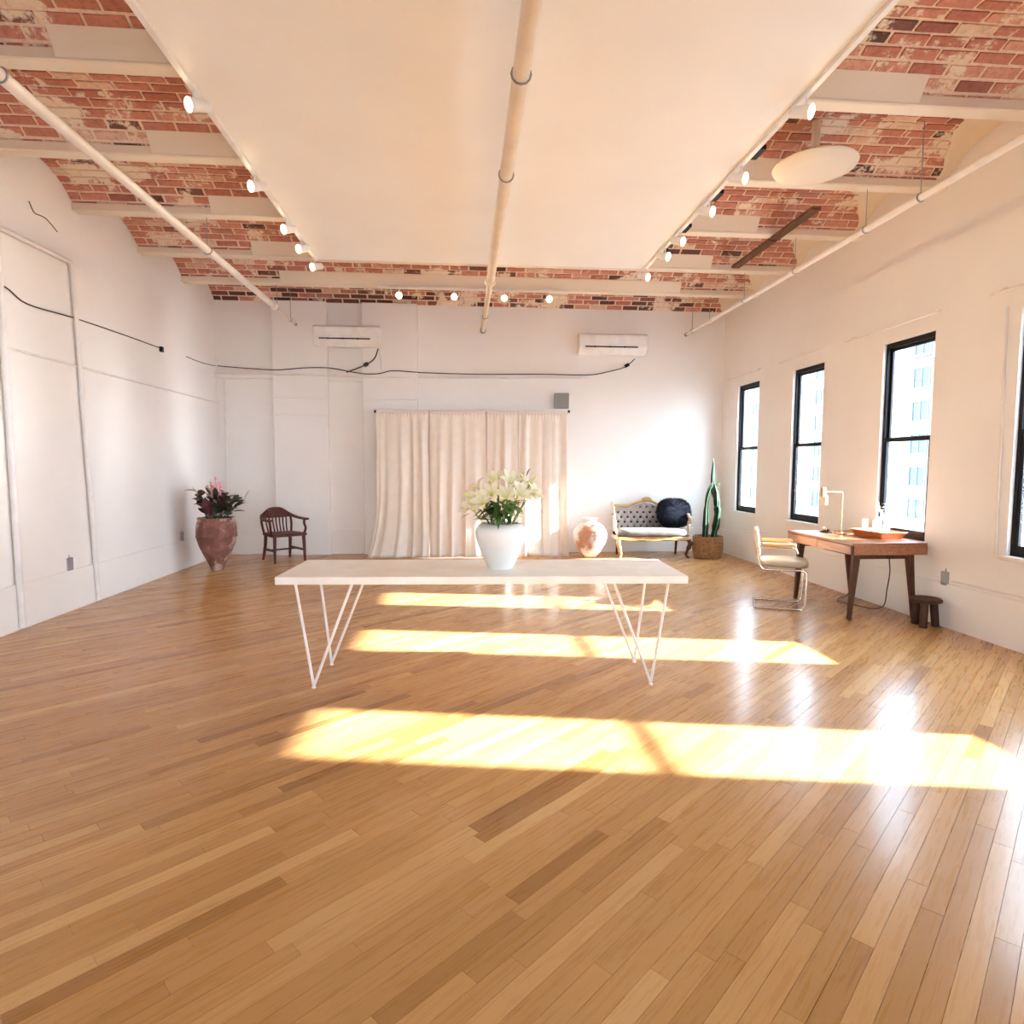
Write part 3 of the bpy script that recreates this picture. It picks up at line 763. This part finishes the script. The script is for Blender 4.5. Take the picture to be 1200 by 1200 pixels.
# vase with lilies on the table
VX, VY = .236, 3.86
v = thing('ceramic_vase', 'white ceramic vase standing on the long white table', 'vase', (VX, VY, TZ))
MB().lathe([(.070, 0), (.078, .004), (.105, .06), (.135, .13), (.155, .19), (.160, .225), (.156, .255), (.140, .278), (.118, .288), (.108, .287), (.110, .278), (.14, .25), (.145, .2), (.09, .03), (.01, .02)], 48).build('body', M['ceramic'], v, 40)
def lilies():
    rng = random.Random(5)
    root = thing('lily_bouquet', 'bouquet of white lilies with green leaves in the vase', 'flowers', (VX, VY, TZ+.022))
    spots = [(-.17, -.02, .40), (-.11, -.08, .44), (-.06, -.10, .50), (.02, -.10, .47), (.05, -.06, .55), (.10, -.09, .49), (-.02, .02, .56), (.13, .0, .53), (.18, -.04, .49), (-.13, .05, .50), (.06, .08, .52)]
    spots = [(x*.92, y, z-.055) for x, y, z in spots]
    for i, (x, y, z) in enumerate(spots):
        MB().tube(smooth_path([(x*.25, y*.25, .0), (x*.45, y*.45, .26), (x*.85, y*.85, z-.05), (x, y, z-.02)], 4), .0045, 6).build('stem', M['stem'], root, 60)
        out = Vector((x*1.6, y*1.6-.12, .16+rng.uniform(-.05, .1))).normalized()
        fl = bpy.data.objects.new('lily', None); 
        core = MB().tube([Vector((x, y, z-.02)), Vector((x, y, z))+out*.03], [.006, .012], 8).build('lily', M['bud'], root, 60)
        q = out.to_track_quat('Z', 'Y').to_matrix()
        for k in range(6):
            a = 2*PI*k/6+rng.uniform(-.1, .1); mb = MB(); L = rng.uniform(.085, .105); W = .046 if k % 2 else .036
            for s in range(7):
                t = s/6; r_ = .008+L*.75*t**1.1; h_ = .02+L*.55*math.sin(t*1.9)
                wv = W*.5*math.sin(PI*(t*.93+.05))
                for e in (-1, 0, 1):
                    p = Vector((math.cos(a)*r_-math.sin(a)*wv*e, math.sin(a)*r_+math.cos(a)*wv*e, h_+abs(e)*.004))
                    mb.v.append(tuple(Vector((x, y, z))+q @ p))
            for s in range(6):
                for e in (0, 1): mb.f.append((s*3+e, s*3+e+1, s*3+e+4, s*3+e+3)); mb.t.append(0)
            mb.build('petal', M['petal'], core, 180)
        st = MB()
        for k in range(5):
            a = 2*PI*k/5; tip = q @ Vector((math.cos(a)*.02, math.sin(a)*.02, .07)); st.tube([(x, y, z), Vector((x, y, z))+tip], .0015, 4)
        st.build('stamens', M['bud'], core)
    for i, (x, y, z, dx, dz) in enumerate([(-.20, -.02, .485, -.9, .3), (.20, -.02, .58, .7, .8), (.10, -.02, .60, -.1, 1), (.14, .02, .60, .3, 1), (-.06, -.04, .58, -.2, 1), (-.20, .0, .43, -.9, -.4)]):
        z -= .045; b_ = Vector((x, y, z)); d = Vector((dx, -.1, dz)).normalized()
        MB().tube([b_-d*.035, b_-d*.02, b_, b_+d*.02, b_+d*.033], [.004, .010, .012, .008, .002], 8).build('bud', M['bud'], root, 60)
        MB().tube(smooth_path([(x*.2, y*.2, .2), (x*.6, y*.6, .34), b_-d*.03], 4), .003, 5).build('stem', M['stem'], root, 60)
    for i in range(74):
        az = rng.uniform(0, 2*PI); el = rng.uniform(-.2, 1.0); h0 = rng.uniform(.28, .40); r0 = rng.uniform(.02, .08)
        mb = leaf_mesh(MB(), (r0*math.cos(az), r0*math.sin(az), h0), sph(az, el), rng.uniform(.08, .15), rng.uniform(.026, .044), rng.uniform(.1, .6), .25, 6, 1, rng.uniform(-.4, .4))
        mb.build('leaf', M[rng.choice(('leaf', 'leaf', 'leaf', 'leafl', 'dleaf'))], root, 180)
    for (x, z, dx, dz) in ((.15, .50, .5, .8), (.17, .47, .9, .2), (.19, .44, .8, -.4), (-.17, .36, -1, 0), (-.19, .33, -.9, -.3), (.21, .38, .8, -.6), (.16, .56, .3, 1)):
        leaf_mesh(MB(), (x, -.03, z), (dx, -.2, dz), .07, .02, .2, .25).build('leaf', M['dleaf'], root, 180)
lilies()

# ------------------------------------------------------------------ urn with dark foliage
URX, URY = -3.13, 8.08
u_ = thing('terracotta_urn', 'big weathered terracotta urn tapering to a narrow foot', 'urn', (URX, URY, 0))
MB().lathe([(r_*(.9 if r_ > .09 else 1), z) for r_, z in [(.070, 0), (.076, .004), (.082, .03), (.12, .10), (.175, .20), (.228, .31), (.258, .40), (.268, .47), (.266, .53), (.255, .60), (.240, .645), (.238, .655), (.246, .665), (.240, .675), (.222, .672), (.226, .64), (.24, .5), (.15, .2), (.02, .16)]], 56).build('body', M['terra'], u_, 50)
bd = MB()
for k in range(60):
    a = 2*PI*k/60; bd.box(((.239)*math.cos(a), (.239)*math.sin(a), .44), (.012, .016, .014), Matrix.Rotation(a, 3, 'Z'))
tag(bd.build('beaded_band', M['terra'], u_), kind='stuff')
MB().lathe([(.01, .60), (.205, .61), (.01, .625)], 32).build('soil', M['soil'], u_, 40)
def urn_plant():
    rng = random.Random(21)
    root = thing('foliage_arrangement', 'dark leafy arrangement with pink blossom spikes in the terracotta urn', 'plant', (URX, URY, .63))
    for i in range(24):
        az = 2*PI*i/24*3.0+rng.uniform(-.3, .3); L = rng.uniform(.20, .40); el = rng.uniform(.75, 1.35)
        p0 = Vector((rng.uniform(-.1, .1), rng.uniform(-.1, .1), -.01)); d = sph(az, el)
        tip = p0+d*L
        MB().tube(smooth_path([p0, p0+d*L*.5+Vector((0, 0, .02)), tip], 3), .005, 5).build('stem', M['dleaf'], root, 60)
        for k in range(5):
            t = .45+.14*k; b = p0+d*L*t; a2 = az+rng.uniform(-1.4, 1.4); e2 = rng.uniform(.2, 1.2); L2 = rng.uniform(.12, .19)
            if URX+(b+sph(a2, e2)*L2).x < XL+.07: a2 = PI-a2
            leaf_mesh(MB(), b, sph(a2, e2), L2, rng.uniform(.06, .095), rng.uniform(.05, .3), .2, 6, 1, rng.uniform(-.6, .6)).build('leaf', M['rleaf' if (i % 3 == 0) else 'dleaf'], root, 180)
    for (dx, h) in ((-.03, .50), (.03, .56), (.09, .50), (-.07, .46), (.05, .47), (.0, .45), (.10, .45)):
        p = smooth_path([(dx*.3, -.03, 0), (dx*.7, -.05, h*.5), (dx, -.06, h)], 4)
        st = MB().tube(p, .003, 5).build('flower_stem', M['stem'], root, 60)
        mb = MB()
        for k in range(42):
            t = rng.uniform(.45, 1); c = Vector((dx*t, -.05-.01*t, h*t))+Vector((rng.uniform(-.026, .026), rng.uniform(-.026, .026), 0))*(1.25-t)*1.6
            mb.box(c, (.013, .013, .011), Matrix.Rotation(rng.uniform(0, 3), 3, 'X') @ Matrix.Rotation(rng.uniform(0, 3), 3, 'Z'))
        tag(mb.build('blossom', M['pink'], st), kind='stuff')
urn_plant()

# ------------------------------------------------------------------ wooden armchair
def armchair():
    root = thing('wooden_armchair', 'dark mahogany slat-back armchair against the pilastered wall', 'armchair', (-2.51, 8.83, 0), .68)
    root.scale = (.95, .95, .95)
    m_ = M['mahog']
    def seat(u, v):
        x = (u-.5); y = (v-.5); k = 1-.10*(y+.5)
        return (x*.50*k, y*.46, .415+.012*((2*x)**2)-.006)
    sm = MB()
    sm.prism([(-.25, -.23), (.25, -.23), (.262, -.20), (.225, .22), (.20, .235), (-.20, .235), (-.225, .22), (-.262, -.20)], .375, .415, 'z'); sm.build('seat', m_, root, 30, bevel=.008)
    for sx in (-1, 1):
        MB().tube([(sx*.215, -.195, .38), (sx*.222, -.20, .20), (sx*.225, -.205, 0)], [.027, .024, .018], 4, up=(1, 1, 0)).build('leg', m_, root, 30)
        MB().tube(smooth_path([(sx*.185, .20, .38), (sx*.19, .22, .2), (sx*.205, .275, 0)], 4), [.025]*4+[.023]*3+[.017]*2, 4, up=(1, 1, 0)).build('leg', m_, root, 30)
        MB().b2((sx*.205-.01, -.19, .155), (sx*.205+.01, .235, .185)).build('stretcher', m_, root)
        # arm support
        MB().tube(smooth_path([(sx*.245, -.15, .40), (sx*.262, -.17, .48), (sx*.255, -.14, .55), (sx*.262, -.13, .61)], 4), .019, 6).build('arm_post', m_, root, 60)
        MB().tube(smooth_path([(sx*.205, .205, .40), (sx*.225, .24, .55), (sx*.215, .27, .68)], 4), .018, 6).build('back_post', m_, root, 60)
    MB().b2((-.205, .0, .158), (.205, .022, .182)).build('stretcher', m_, root)
    # continuous crest rail and arms
    pts = smooth_path([(.275, -.19, .615), (.282, -.05, .615), (.265, .10, .625), (.21, .225, .655), (.10, .275, .685), (0, .285, .69), (-.10, .275, .685), (-.21, .225, .655), (-.265, .10, .625), (-.282, -.05, .615), (-.275, -.19, .615)], 6)
    cr = MB(); n = len(pts); b = 0
    for i, p in enumerate(pts):
        t = i/(n-1); k = math.exp(-((t-.5)/.17)**4)
        tg = (pts[min(i+1, n-1)]-pts[max(i-1, 0)]).normalized(); sd = Vector((tg.y, -tg.x, 0)).normalized()
        w_, h_ = .034-.016*k, .014+.056*k
        for (a, c_) in ((-1, -1), (1, -1), (1, 1), (-1, 1)):
            cr.v.append(tuple(p+sd*w_*a+Vector((0, 0, h_*c_))+Vector((0, .0, .02*k if c_ > 0 else 0))))
    for i in range(n-1):
        for j in range(4): cr.f.append((i*4+j, i*4+(j+1) % 4, i*4+4+(j+1) % 4, i*4+4+j)); cr.t.append(0)
    cr.f += [(3, 2, 1, 0), (n*4-4, n*4-3, n*4-2, n*4-1)]; cr.t += [0, 0]
    cr.build('crest_rail', m_, root, 35, bevel=.006)
    for k in range(7):
        x = -.15+k*.05
        MB().tube(smooth_path([(x*.95, .205, .41), (x, .25, .52), (x*1.05, .275-.25*x*x, .645)], 3), .0115, 4, up=(1, 1, 0)).build('slat', m_, root, 30)
armchair()

# ------------------------------------------------------------------ settee
def settee():
    root = thing('settee', 'small antique settee with gilded frame and tufted grey back', 'settee', (2.79, 8.98, 0), -.02)
    W = .54
    def ztop(x):                                     # top of upholstery
        a = abs(x)/.50
        return .715+.085*math.exp(-(a/.42)**2)-.012*math.sin(a*PI)**2+.03*max(0, a-.8)*5*.4
    nu, nv = 120, 40
    def back(u, v):
        x = (u-.5)*.98; z0 = .40; z = z0+(ztop(x)-.01-z0)*v
        cx, cz = x/.098, (z-.43)/.072
        d = 9
        for du in (0, .5):
            px = round(cx-du)+du
            pz = round((cz-(du*2))/2)*2+(du*2)
            d = min(d, math.hypot((cx-px)*1.15, (cz-pz)*.62))
        edge = min(1, u/.03, (1-u)/.03, v/.05, (1-v)/.05)
        tuft = .042*min(1, d/.75)**.7*min(1, max(0, edge))
        crease = abs((cx-cz*.5+50) % 1-.5), abs((cx+cz*.5+50) % 1-.5)
        tuft -= .006*sum(max(0, 1-(.5-c)/.10) for c in crease)*max(0, edge)
        y = .19+.075*(z-.40)/.4
        return (x, y-tuft*.9, z)
    bk = MB().grid(back, nu, nv).build('backrest', M['sofa'], root, 180)
    MB().b2((-.49, .215, .40), (.49, .24, .715)).build('back_board', M['sofa'], root)
    bm = MB().lathe([(.001, -.010), (.015, -.008), (.019, 0), (.015, .008), (.001, .010)], 10).mesh('button', M['button'], 60)
    for r_ in range(6):
        for c_ in range(-5, 6):
            x = (c_+(.5 if r_ % 2 else 0))*.098; z = .43+r_*.072
            if abs(x) > .47 or z > ztop(x)-.035 or z < .41: continue
            o = bpy.data.objects.new('button', bm); COL.objects.link(o); o.parent = bk
            o.location = (x, .187+.075*(z-.40)/.4-.004, z); o.location.y -= .012; o.rotation_euler = (PI/2, 0, 0)
    # carved frame round the back
    for sx in (-1, 1):
        MB().tube(smooth_path([(sx*.495, .20, .36), (sx*.50, .21, .52), (sx*.505, .235, .70), (sx*.525, .25, .775), (sx*.545, .255, .785)], 5), .020, 8).build('back_stile', M['gilt_pale'], root, 60)
        # arms
        MB().tube(smooth_path([(sx*.505, .20, .60), (sx*.545, .10, .615), (sx*.565, -.04, .60), (sx*.575, -.11, .57), (sx*.565, -.13, .52), (sx*.55, -.09, .50)], 6), .020, 8).build('arm', M['gilt_pale'], root, 60)
        MB().tube(smooth_path([(sx*.565, -.09, .57), (sx*.56, -.06, .49), (sx*.545, -.12, .40), (sx*.53, -.17, .33)], 5), .019, 8).build('arm_post', M['gilt_pale'], root, 60)
        MB().box((sx*.555, .02, .625), (.045, .17, .035)).build('arm_pad', M['sofa'], root, bevel=.012)
        # legs
        MB().tube(smooth_path([(sx*.505, -.19, .29), (sx*.535, -.225, .22), (sx*.50, -.215, .12), (sx*.485, -.20, .045), (sx*.51, -.235, .012)], 5), [.034]*5+[.032]*5+[.020]*5+[.014]*5+[.017], 8).build('leg', M['deskleg'] if sx > 0 else M['gold'], root, 60)
        MB().tube([(sx*.46, .17, .27), (sx*.455, .20, .0)], [.022, .016], 6).build('leg', M['deskleg'], root, 60)
    rail = smooth_path([(-.51, .245, .745), (-.40, .255, .735), (-.28, .26, .735), (-.18, .265, .77), (-.08, .27, .81), (0, .27, .822), (.08, .27, .81), (.18, .265, .77), (.28, .26, .735), (.40, .255, .735), (.51, .245, .745)], 5)
    tr = MB().tube(rail, .021, 8).build('crest_rail', M['gold'], root, 60)
    cv = MB()
    for k in range(9):
        a = PI*(k/8); cv.tube(smooth_path([(.0, .255, .82), (.055*math.cos(a), .25, .835+.03*math.sin(a)), (.085*math.cos(a), .25, .825+.055*math.sin(a))], 3), [.012]*4+[.009]*3, 6)
    cv.build('carved_crest', M['gold'], tr, 60)
    # seat cushion
    def cush(u, v):
        a = (u-.5)*2; b = v
        x = a*.52; 
        ang = b*2*PI
        yy = math.copysign(abs(math.cos(ang))**.45, math.cos(ang)); zz = math.copysign(abs(math.sin(ang))**.6, math.sin(ang))
        e = (1-abs(a)**10)**.35 if abs(a) < 1 else 0
        return (x, -.02+yy*.215*e-(.02*math.cos(a*PI/2) if yy < 0 else 0), .365+zz*.062*(e*.9+.1)+.012*(1-a*a)*(zz > 0))
    MB().grid(cush, 40, 32).build('seat_cushion', M['seat'], root, 180)
    ap = [(-.53, .315)]+[(.53*(k/20), .315) for k in (20,)]
    bot = []
    for k in range(41):
        x = .53-1.06*k/40; a = abs(x)/.53
        bot.append((x, .262-.022*math.exp(-(a/.22)**2)-.014*math.exp(-((a-.62)/.2)**2)+.008))
    MB().prism(ap+bot, -.235, -.205, 'y').build('front_apron', M['gold'], root, 30, bevel=.006)
    for sx in (-1, 1): MB().b2((sx*.53-.012, -.21, .262), (sx*.53+.012, .2, .315)).build('side_apron', M['gilt_pale'], root, bevel=.005)
    MB().b2((-.52, .185, .262), (.52, .21, .36)).build('back_apron', M['deskleg'], root)
    MB().b2((-.515, -.205, .255), (.515, .19, .305)).build('seat_base', M['button'], root)
settee()
def fur_cushion():
    rng = random.Random(4)
    root = thing('fur_cushion', 'large black furry cushion leaning on the settee back', 'cushion', (3.145, 8.965, .435), -.02)
    cz = .213; tl = Matrix.Rotation(-.22, 3, 'X')
    def P(a, e, k=1.0):
        ca = math.copysign(abs(math.cos(a))**.75, math.cos(a)); sa = math.copysign(abs(math.sin(a))**.75, math.sin(a))
        r = math.cos(e)**.6
        return tl @ Vector((.245*ca*r*k, .075*math.sin(e)*k, .208*sa*r*k))+Vector((.01, .05, cz))
    MB().grid(lambda u, v: P(u*2*PI, (v-.5)*PI*.998), 48, 20).build('cushion_body', M['fur'], root, 180)
    mb = MB()
    for i in range(9000):
        a = rng.uniform(0, 2*PI); e = math.asin(rng.uniform(-1, 1)); p = P(a, e); n = (p-Vector((.01, .05, cz))); n.normalize()
        d = (n+Vector((rng.uniform(-.6, .6), rng.uniform(-.6, .6), rng.uniform(-.7, .4)))).normalized(); L = rng.uniform(.02, .042)
        s = d.cross(n+Vector((.1, .2, .3))).normalized()*.0022
        mb.add([p-s, p+s, p+d*L], [(0, 1, 2)])
    tag(mb.build('fur', M['fur'], root), kind='stuff')
fur_cushion()

# ------------------------------------------------------------------ clay jar, basket, cactus
j = thing('clay_jar', 'round weathered clay jar with small neck beside the settee', 'jar', (1.865, 8.93, 0))
MB().lathe([(.085, 0), (.092, .005), (.14, .06), (.20, .15), (.240, .24), (.250, .31), (.238, .39), (.20, .46), (.14, .505), (.098, .525), (.088, .545), (.098, .57), (.108, .58), (.100, .585), (.078, .575), (.072, .545), (.10, .50), (.15, .4), (.02, .1)], 56).build('body', M['jar'], j, 50)
for z, r_ in ((.40, .236), (.36, .246), (.20, .226)):
    MB().tube([(r_*math.cos(a), r_*math.sin(a), z) for a in [2*PI*k/48 for k in range(48)]], .004, 6, closed=True).build('ridge', M['jar'], j, 60)
def basket():
    root = thing('woven_basket', 'woven straw basket holding the tall cactus', 'basket', (3.605, 8.80, 0))
    mb = MB(); n = 64
    for k in range(15):
        z = .012+k*.0215; r_ = .178+.030*min(1, z/.12)-.004*(z/.3)
        mb.tube([((r_+.004*math.sin(a*16+k*PI))*math.cos(a), (r_+.004*math.sin(a*16+k*PI))*math.sin(a), z) for a in [2*PI*q/n for q in range(n)]], .0125, 6, closed=True)
    tag(mb.build('woven_wall', M['basket'], root, 60), kind='stuff')
    MB().lathe([(.01, .002), (.175, .004), (.175, .014), (.01, .016)], 32).build('bottom', M['basket'], root, 40)
    MB().lathe([(.01, .26), (.19, .265), (.01, .28)], 32).build('soil', M['soil'], root, 40)
basket()
def cactus():
    root = thing('cactus', 'tall slender branching green cactus in the woven basket', 'cactus', (3.605, 8.80, .27))
    def col(path, radii, twist=0):
        p = smooth_path(path, 6); n = len(p); k = len(radii)
        R = []
        for i in range(n):
            t = i/(n-1)*(k-1); a = int(min(t, k-2)); R.append(.82*(radii[a]+(radii[a+1]-radii[a])*(t-a)))
        prof = lambda a, t: (lambda r_: (math.cos(a)*r_, math.sin(a)*r_))(.70+.30*abs(math.cos(2.5*(a+twist*t)))**.6*1.0)
        c = MB().tube(p, R, 30, prof=prof).build('column', M['cactus'], root, 50)
        for q in range(5):
            aa = q*2*PI/5; rp = []
            ups = None
            mbp = MB()
            for i in range(n):
                t = (p[min(i+1, n-1)]-p[max(i-1, 0)]).normalized()
                if ups is None:
                    ref = Vector((0, 0, 1)) if abs(t.z) < .9 else Vector((0, 1, 0)); ups = (ref-t*ref.dot(t)).normalized()
                else: ups = (ups-t*ups.dot(t)).normalized()
                sd = t.cross(ups); an = aa-twist*i/(n-1)
                rp.append(p[i]+(sd*math.cos(an)+ups*math.sin(an))*R[i]*.99)
            mbp.tube(rp, .0034, 5).build('rib_edge', M['rib'], c, 60)
    col([(-.055, -.02, 0), (-.05, -.02, .12), (-.048, -.02, .30), (-.045, -.02, .50)], [.050, .056, .050, .056, .050, .045, .030], 0)
    col([(-.045, -.02, .48), (-.035, -.02, .62), (-.005, -.02, .74), (.045, -.01, .83)], [.028, .036, .034, .030, .022], .8)
    col([(.08, -.02, 0), (.085, -.02, .10), (.11, -.02, .24), (.125, -.02, .40), (.115, -.02, .50)], [.058, .062, .050, .072, .060, .050, .062, .040], .6)
    col([(.115, -.02, .48), (.10, -.02, .60), (.075, -.01, .72), (.05, 0, .84)], [.04, .060, .050, .062, .045, .036], 1.0)
    col([(.05, 0, .80), (.045, 0, .95), (.05, 0, 1.08), (.052, 0, 1.18)], [.034, .032, .024, .016, .005], .5)
    col([(.07, 0, .76), (.11, -.01, .81), (.15, -.02, .83)], [.022, .020, .006], 0)
cactus()

# ------------------------------------------------------------------ desk group
DZ = .695
def desk():
    root = thing('writing_desk', 'walnut writing desk with splayed legs under the window', 'desk', (3.675, 5.54, 0))
    hx, hy = .345, .53
    MB().box((0, 0, DZ-.012), (hx*2, hy*2, .024)).build('desktop', M['desk'], root, bevel=.004)
    b = MB(); b.b2((-hx+.022, -hy+.0, DZ-.105), (hx, -hy+.022, DZ-.024)); b.b2((-hx+.022, hy-.022, DZ-.105), (hx, hy, DZ-.024)); b.b2((hx-.02, -hy+.022, DZ-.105), (hx, hy-.022, DZ-.024)); b.b2((-hx+.022, -hy+.022, DZ-.105), (hx-.02, hy-.022, DZ-.098))
    b.build('case', M['desk'], root)
    for s in (-1, 1):
        d = MB().b2((-hx, s*.004, DZ-.104), (-hx+.02, s*(hy-.004), DZ-.027)).build('drawer', M['desk_f'], root, bevel=.003)
        MB().b2((-hx-.004, s*.12, DZ-.108), (-hx+.01, s*.42, DZ-.1045)).build('pull', M['deskleg'], d)
    MB().b2((-hx, -hy, DZ-.105), (-hx+.02, -hy+.018, DZ-.026)).build('end_stile', M['deskleg'], root)
    for sy in (-1, 1):
        y = sy*.44
        MB().b2((-.25, y-.02, DZ-.15), (.25, y+.02, DZ-.1051)).build('cross_rail', M['deskleg'], root, bevel=.004)
        for sx in (-1, 1):
            p = [(sx*.225-.0, y), ]
            w0, w1 = .032, .015
            top, bot = sx*.245, (-.285 if sx < 0 else .315)
            v_ = [(top-w0, y-.022, DZ-.1052), (top+w0, y-.022, DZ-.1052), (top+w0, y+.022, DZ-.1052), (top-w0, y+.022, DZ-.1052), (bot-w1, y-.016, 0), (bot+w1, y-.016, 0), (bot+w1, y+.016, 0), (bot-w1, y+.016, 0)]
            MB().add(v_, [(3, 2, 1, 0), (4, 5, 6, 7), (0, 1, 5, 4), (1, 2, 6, 5), (2, 3, 7, 6), (3, 0, 4, 7)]).build('leg', M['deskleg'], root, bevel=.004)
desk()
def desk_chair():
    root = thing('cantilever_chair', 'chrome cantilever chair with tan leather seat at the desk', 'chair', (3.07, 5.69, 0), -.44)
    for sy in (-1, 1):
        y = sy*.20
        path = [(-.235, y, .013), (.205, y, .013), (.213, y, .385), (-.19, y, .375), (-.235, y, .70)]
        MB().tube(fillet(path, .055, 6), .0115, 10).build('tube_frame', M['chrome'], root, 60)
        MB().tube(fillet([(-.215, y*1.12, .585), (.10, y*1.12, .60), (.13, y*1.12, .545)], .03, 5), .010, 8).build('arm_tube', M['chrome'], root, 60)
        MB().tube([(-.218, y, .585), (-.218, y*1.12, .585)], .010, 8).build('arm_joint', M['chrome'], root, 60)
        MB().box((-.035, y*1.12, .617), (.29, .042, .03)).build('armrest', M['armwood'], root, bevel=.010)
    MB().tube([(-.235, -.20, .013), (-.235, .20, .013)], .0115, 10).build('base_bar', M['chrome'], root, 60)
    MB().tube([(-.17, -.20, .375), (-.17, .20, .375)], .010, 10).build('seat_bar', M['chrome'], root, 60)
    def cush(u, v):
        a = (u-.5)*2; ang = v*2*PI
        e = (1-abs(a)**6)**.3 if abs(a) < 1 else 0
        yy = math.copysign(abs(math.cos(ang))**.4, math.cos(ang)); zz = math.copysign(abs(math.sin(ang))**.7, math.sin(ang))
        return (.015+a*.225, yy*.195*e, .427+zz*.036*(e*.9+.1)+.012*max(0, zz)*(1-a*a))
    MB().grid(cush, 32, 28).build('seat_cushion', M['leather'], root, 180)
    def bk(u, v):
        a = (u-.5)*2; ang = v*2*PI; e = (1-abs(a)**6)**.3 if abs(a) < 1 else 0
        yy = math.copysign(abs(math.cos(ang))**.4, math.cos(ang)); zz = math.copysign(abs(math.sin(ang))**.7, math.sin(ang))
        z = .625+a*.135
        return (-.215-.10*(z-.60)+zz*.022*(e*.9+.1)-.012*(1-(yy*yy)), yy*.205*e, z)
    MB().grid(bk, 28, 28).build('backrest', M['leatherb'], root, 180)
desk_chair()
def desk_items():
    r_ = thing('desk_lamp', 'slim brass desk lamp with cylinder head on the desk', 'lamp', (3.67, 5.70, DZ+.001))
    MB().lathe([(.055, 0), (.055, .012), (.012, .016), (.010, .02)], 28).build('base', M['brass'], r_, 40)
    MB().tube(fillet([(0, 0, .015), (0, 0, .41), (-.19, -.02, .412)], .02, 5), .0045, 8).build('arm', M['brass'], r_, 60)
    MB().lathe([(.010, .365), (.026, .366), (.026, .455), (.010, .456)], 20, (-.215, -.022, 0)).build('upper_head', M['brass'], r_, 40)
    MB().lathe([(.028, .285), (.031, .285), (.031, .372), (.012, .376)], 20, (-.20, -.022, 0), cap=False).build('lamp_shade', M['gilt_pale'], r_, 40)
    t = thing('ink_set', 'small dark brass desk ornament beside the lamp', 'ornament', (3.60, 5.83, DZ+.001))
    MB().b2((-.03, -.06, 0), (.03, .06, .012)).build('stand', M['black'], t, bevel=.003)
    MB().lathe([(.018, .012), (.022, .02), (.020, .05), (.010, .055)], 16, (0, .03, 0)).build('pot', M['brass'], t, 40)
    MB().lathe([(.015, .012), (.017, .03), (.006, .04)], 16, (0, -.03, 0)).build('knob', M['black'], t, 40)
    # tray
    tr = thing('wooden_tray', 'orange wooden tray with flared sides on the desk', 'tray', (3.86, 5.44, DZ+.001), .08)
    MB().b2((-.10, -.17, 0), (.10, .17, .010)).build('base', M['tray'], tr)
    for (a, b) in (((-.10, -.17), (-.10, .17)), ((.10, -.17), (.10, .17)), ((-.10, -.17), (.10, -.17)), ((-.10, .17), (.10, .17))):
        ox, oy = (math.copysign(.035, a[0]) if a[0] == b[0] else 0), (math.copysign(.035, a[1]) if a[1] == b[1] else 0)
        ex = .035 if oy else 0; ey = .035 if ox else 0
        A0 = Vector((a[0], a[1], .008)); B0 = Vector((b[0], b[1], .008))
        A1 = Vector((a[0]+ox-(ex if oy else 0), a[1]+oy-(ey if ox else 0), .062)); B1 = Vector((b[0]+ox+(ex if oy else 0), b[1]+oy+(ey if ox else 0), .062))
        MB().add([A0, B0, B1, A1], [(0, 1, 2, 3)]).build('side', M['tray'], tr, solid=.008)
    rng = random.Random(9)
    for i, (x, y, r0, h) in enumerate(((3.80, 5.54, .024, .15), (3.85, 5.42, .024, .18), (3.87, 5.34, .024, .13), (3.90, 5.53, .024, .14))):
        c = thing('pillar_candle', ('white candle standing at the lamp end of the tray', 'tallest white candle standing in the tray', 'shortest white candle in the tray', 'white candle at the window side of the tray')[i], 'candle', (x, y, DZ+.0115))
        MB().lathe([(r0, 0), (r0, h-.004), (r0-.004, h), (.004, h-.006)], 20).build('wax', M['candle'], c, 40)
        MB().tube([(0, 0, h-.006), (.001, 0, h+.008)], .0012, 5).build('wick', M['black'], c)
    g = thing('glass_vase', 'clear glass vase in the tray holding pale sprigs', 'vase', (3.84, 5.385+.10, DZ+.0115))
    g.location = (3.925, 5.43, DZ+.0115)
    MB().lathe([(.04, 0), (.046, .004), (.048, .22), (.046, .22), (.043, .008), (.005, .006)], 24).build('body', M['gware'], g, 40)
    sp = thing('dried_sprigs', 'pale dried sprigs standing in the glass vase', 'sprigs', (3.925, 5.43, DZ+.0205))
    for i in range(9):
        az = rng.uniform(0, 6.28); p = smooth_path([(0, 0, .0), (math.cos(az)*.02, math.sin(az)*.02, .14), (math.cos(az)*.07, math.sin(az)*.09, rng.uniform(.22, .30))], 4)
        s = MB().tube(p, .0016, 5).build('sprig', M['sprig'], sp, 60)
        for k in range(7):
            q = p[-1-k % 5]; leaf_mesh(MB(), q, sph(rng.uniform(0, 6.28), rng.uniform(-.2, 1)), .035, .014, .1, .2, 3).build('leaf', M['sprig'], s, 180)
    run('power_cord', 'black power cord trailing under the desk to the floor', 'cord', [(3.97, 5.42, .57), (3.96, 5.40, .48), (3.985, 5.42, .36), (3.95, 5.40, .20), (3.93, 5.40, .06), (3.88, 5.46, .012), (3.80, 5.62, .008), (3.74, 5.80, .008), (3.82, 5.92, .008), (3.98, 6.0, .06), (4.03, 6.02, .36)], .005, 'cable')
desk_items()
def stool():
    root = thing('step_stool', 'small round dark wooden stool beside the desk leg', 'stool', (3.915, 4.87, 0))
    MB().lathe([(.02, .205), (.105, .208), (.120, .216), (.122, .232), (.112, .244), (.02, .246)], 36).build('seat', M['stool'], root, 40)
    for k in range(3):
        a = k*2*PI/3-2.35
        MB().tube([(.062*math.cos(a), .062*math.sin(a), .21), (.085*math.cos(a), .085*math.sin(a), 0)], [.032, .030], 14).build('leg', M['stool'], root, 40)
stool()
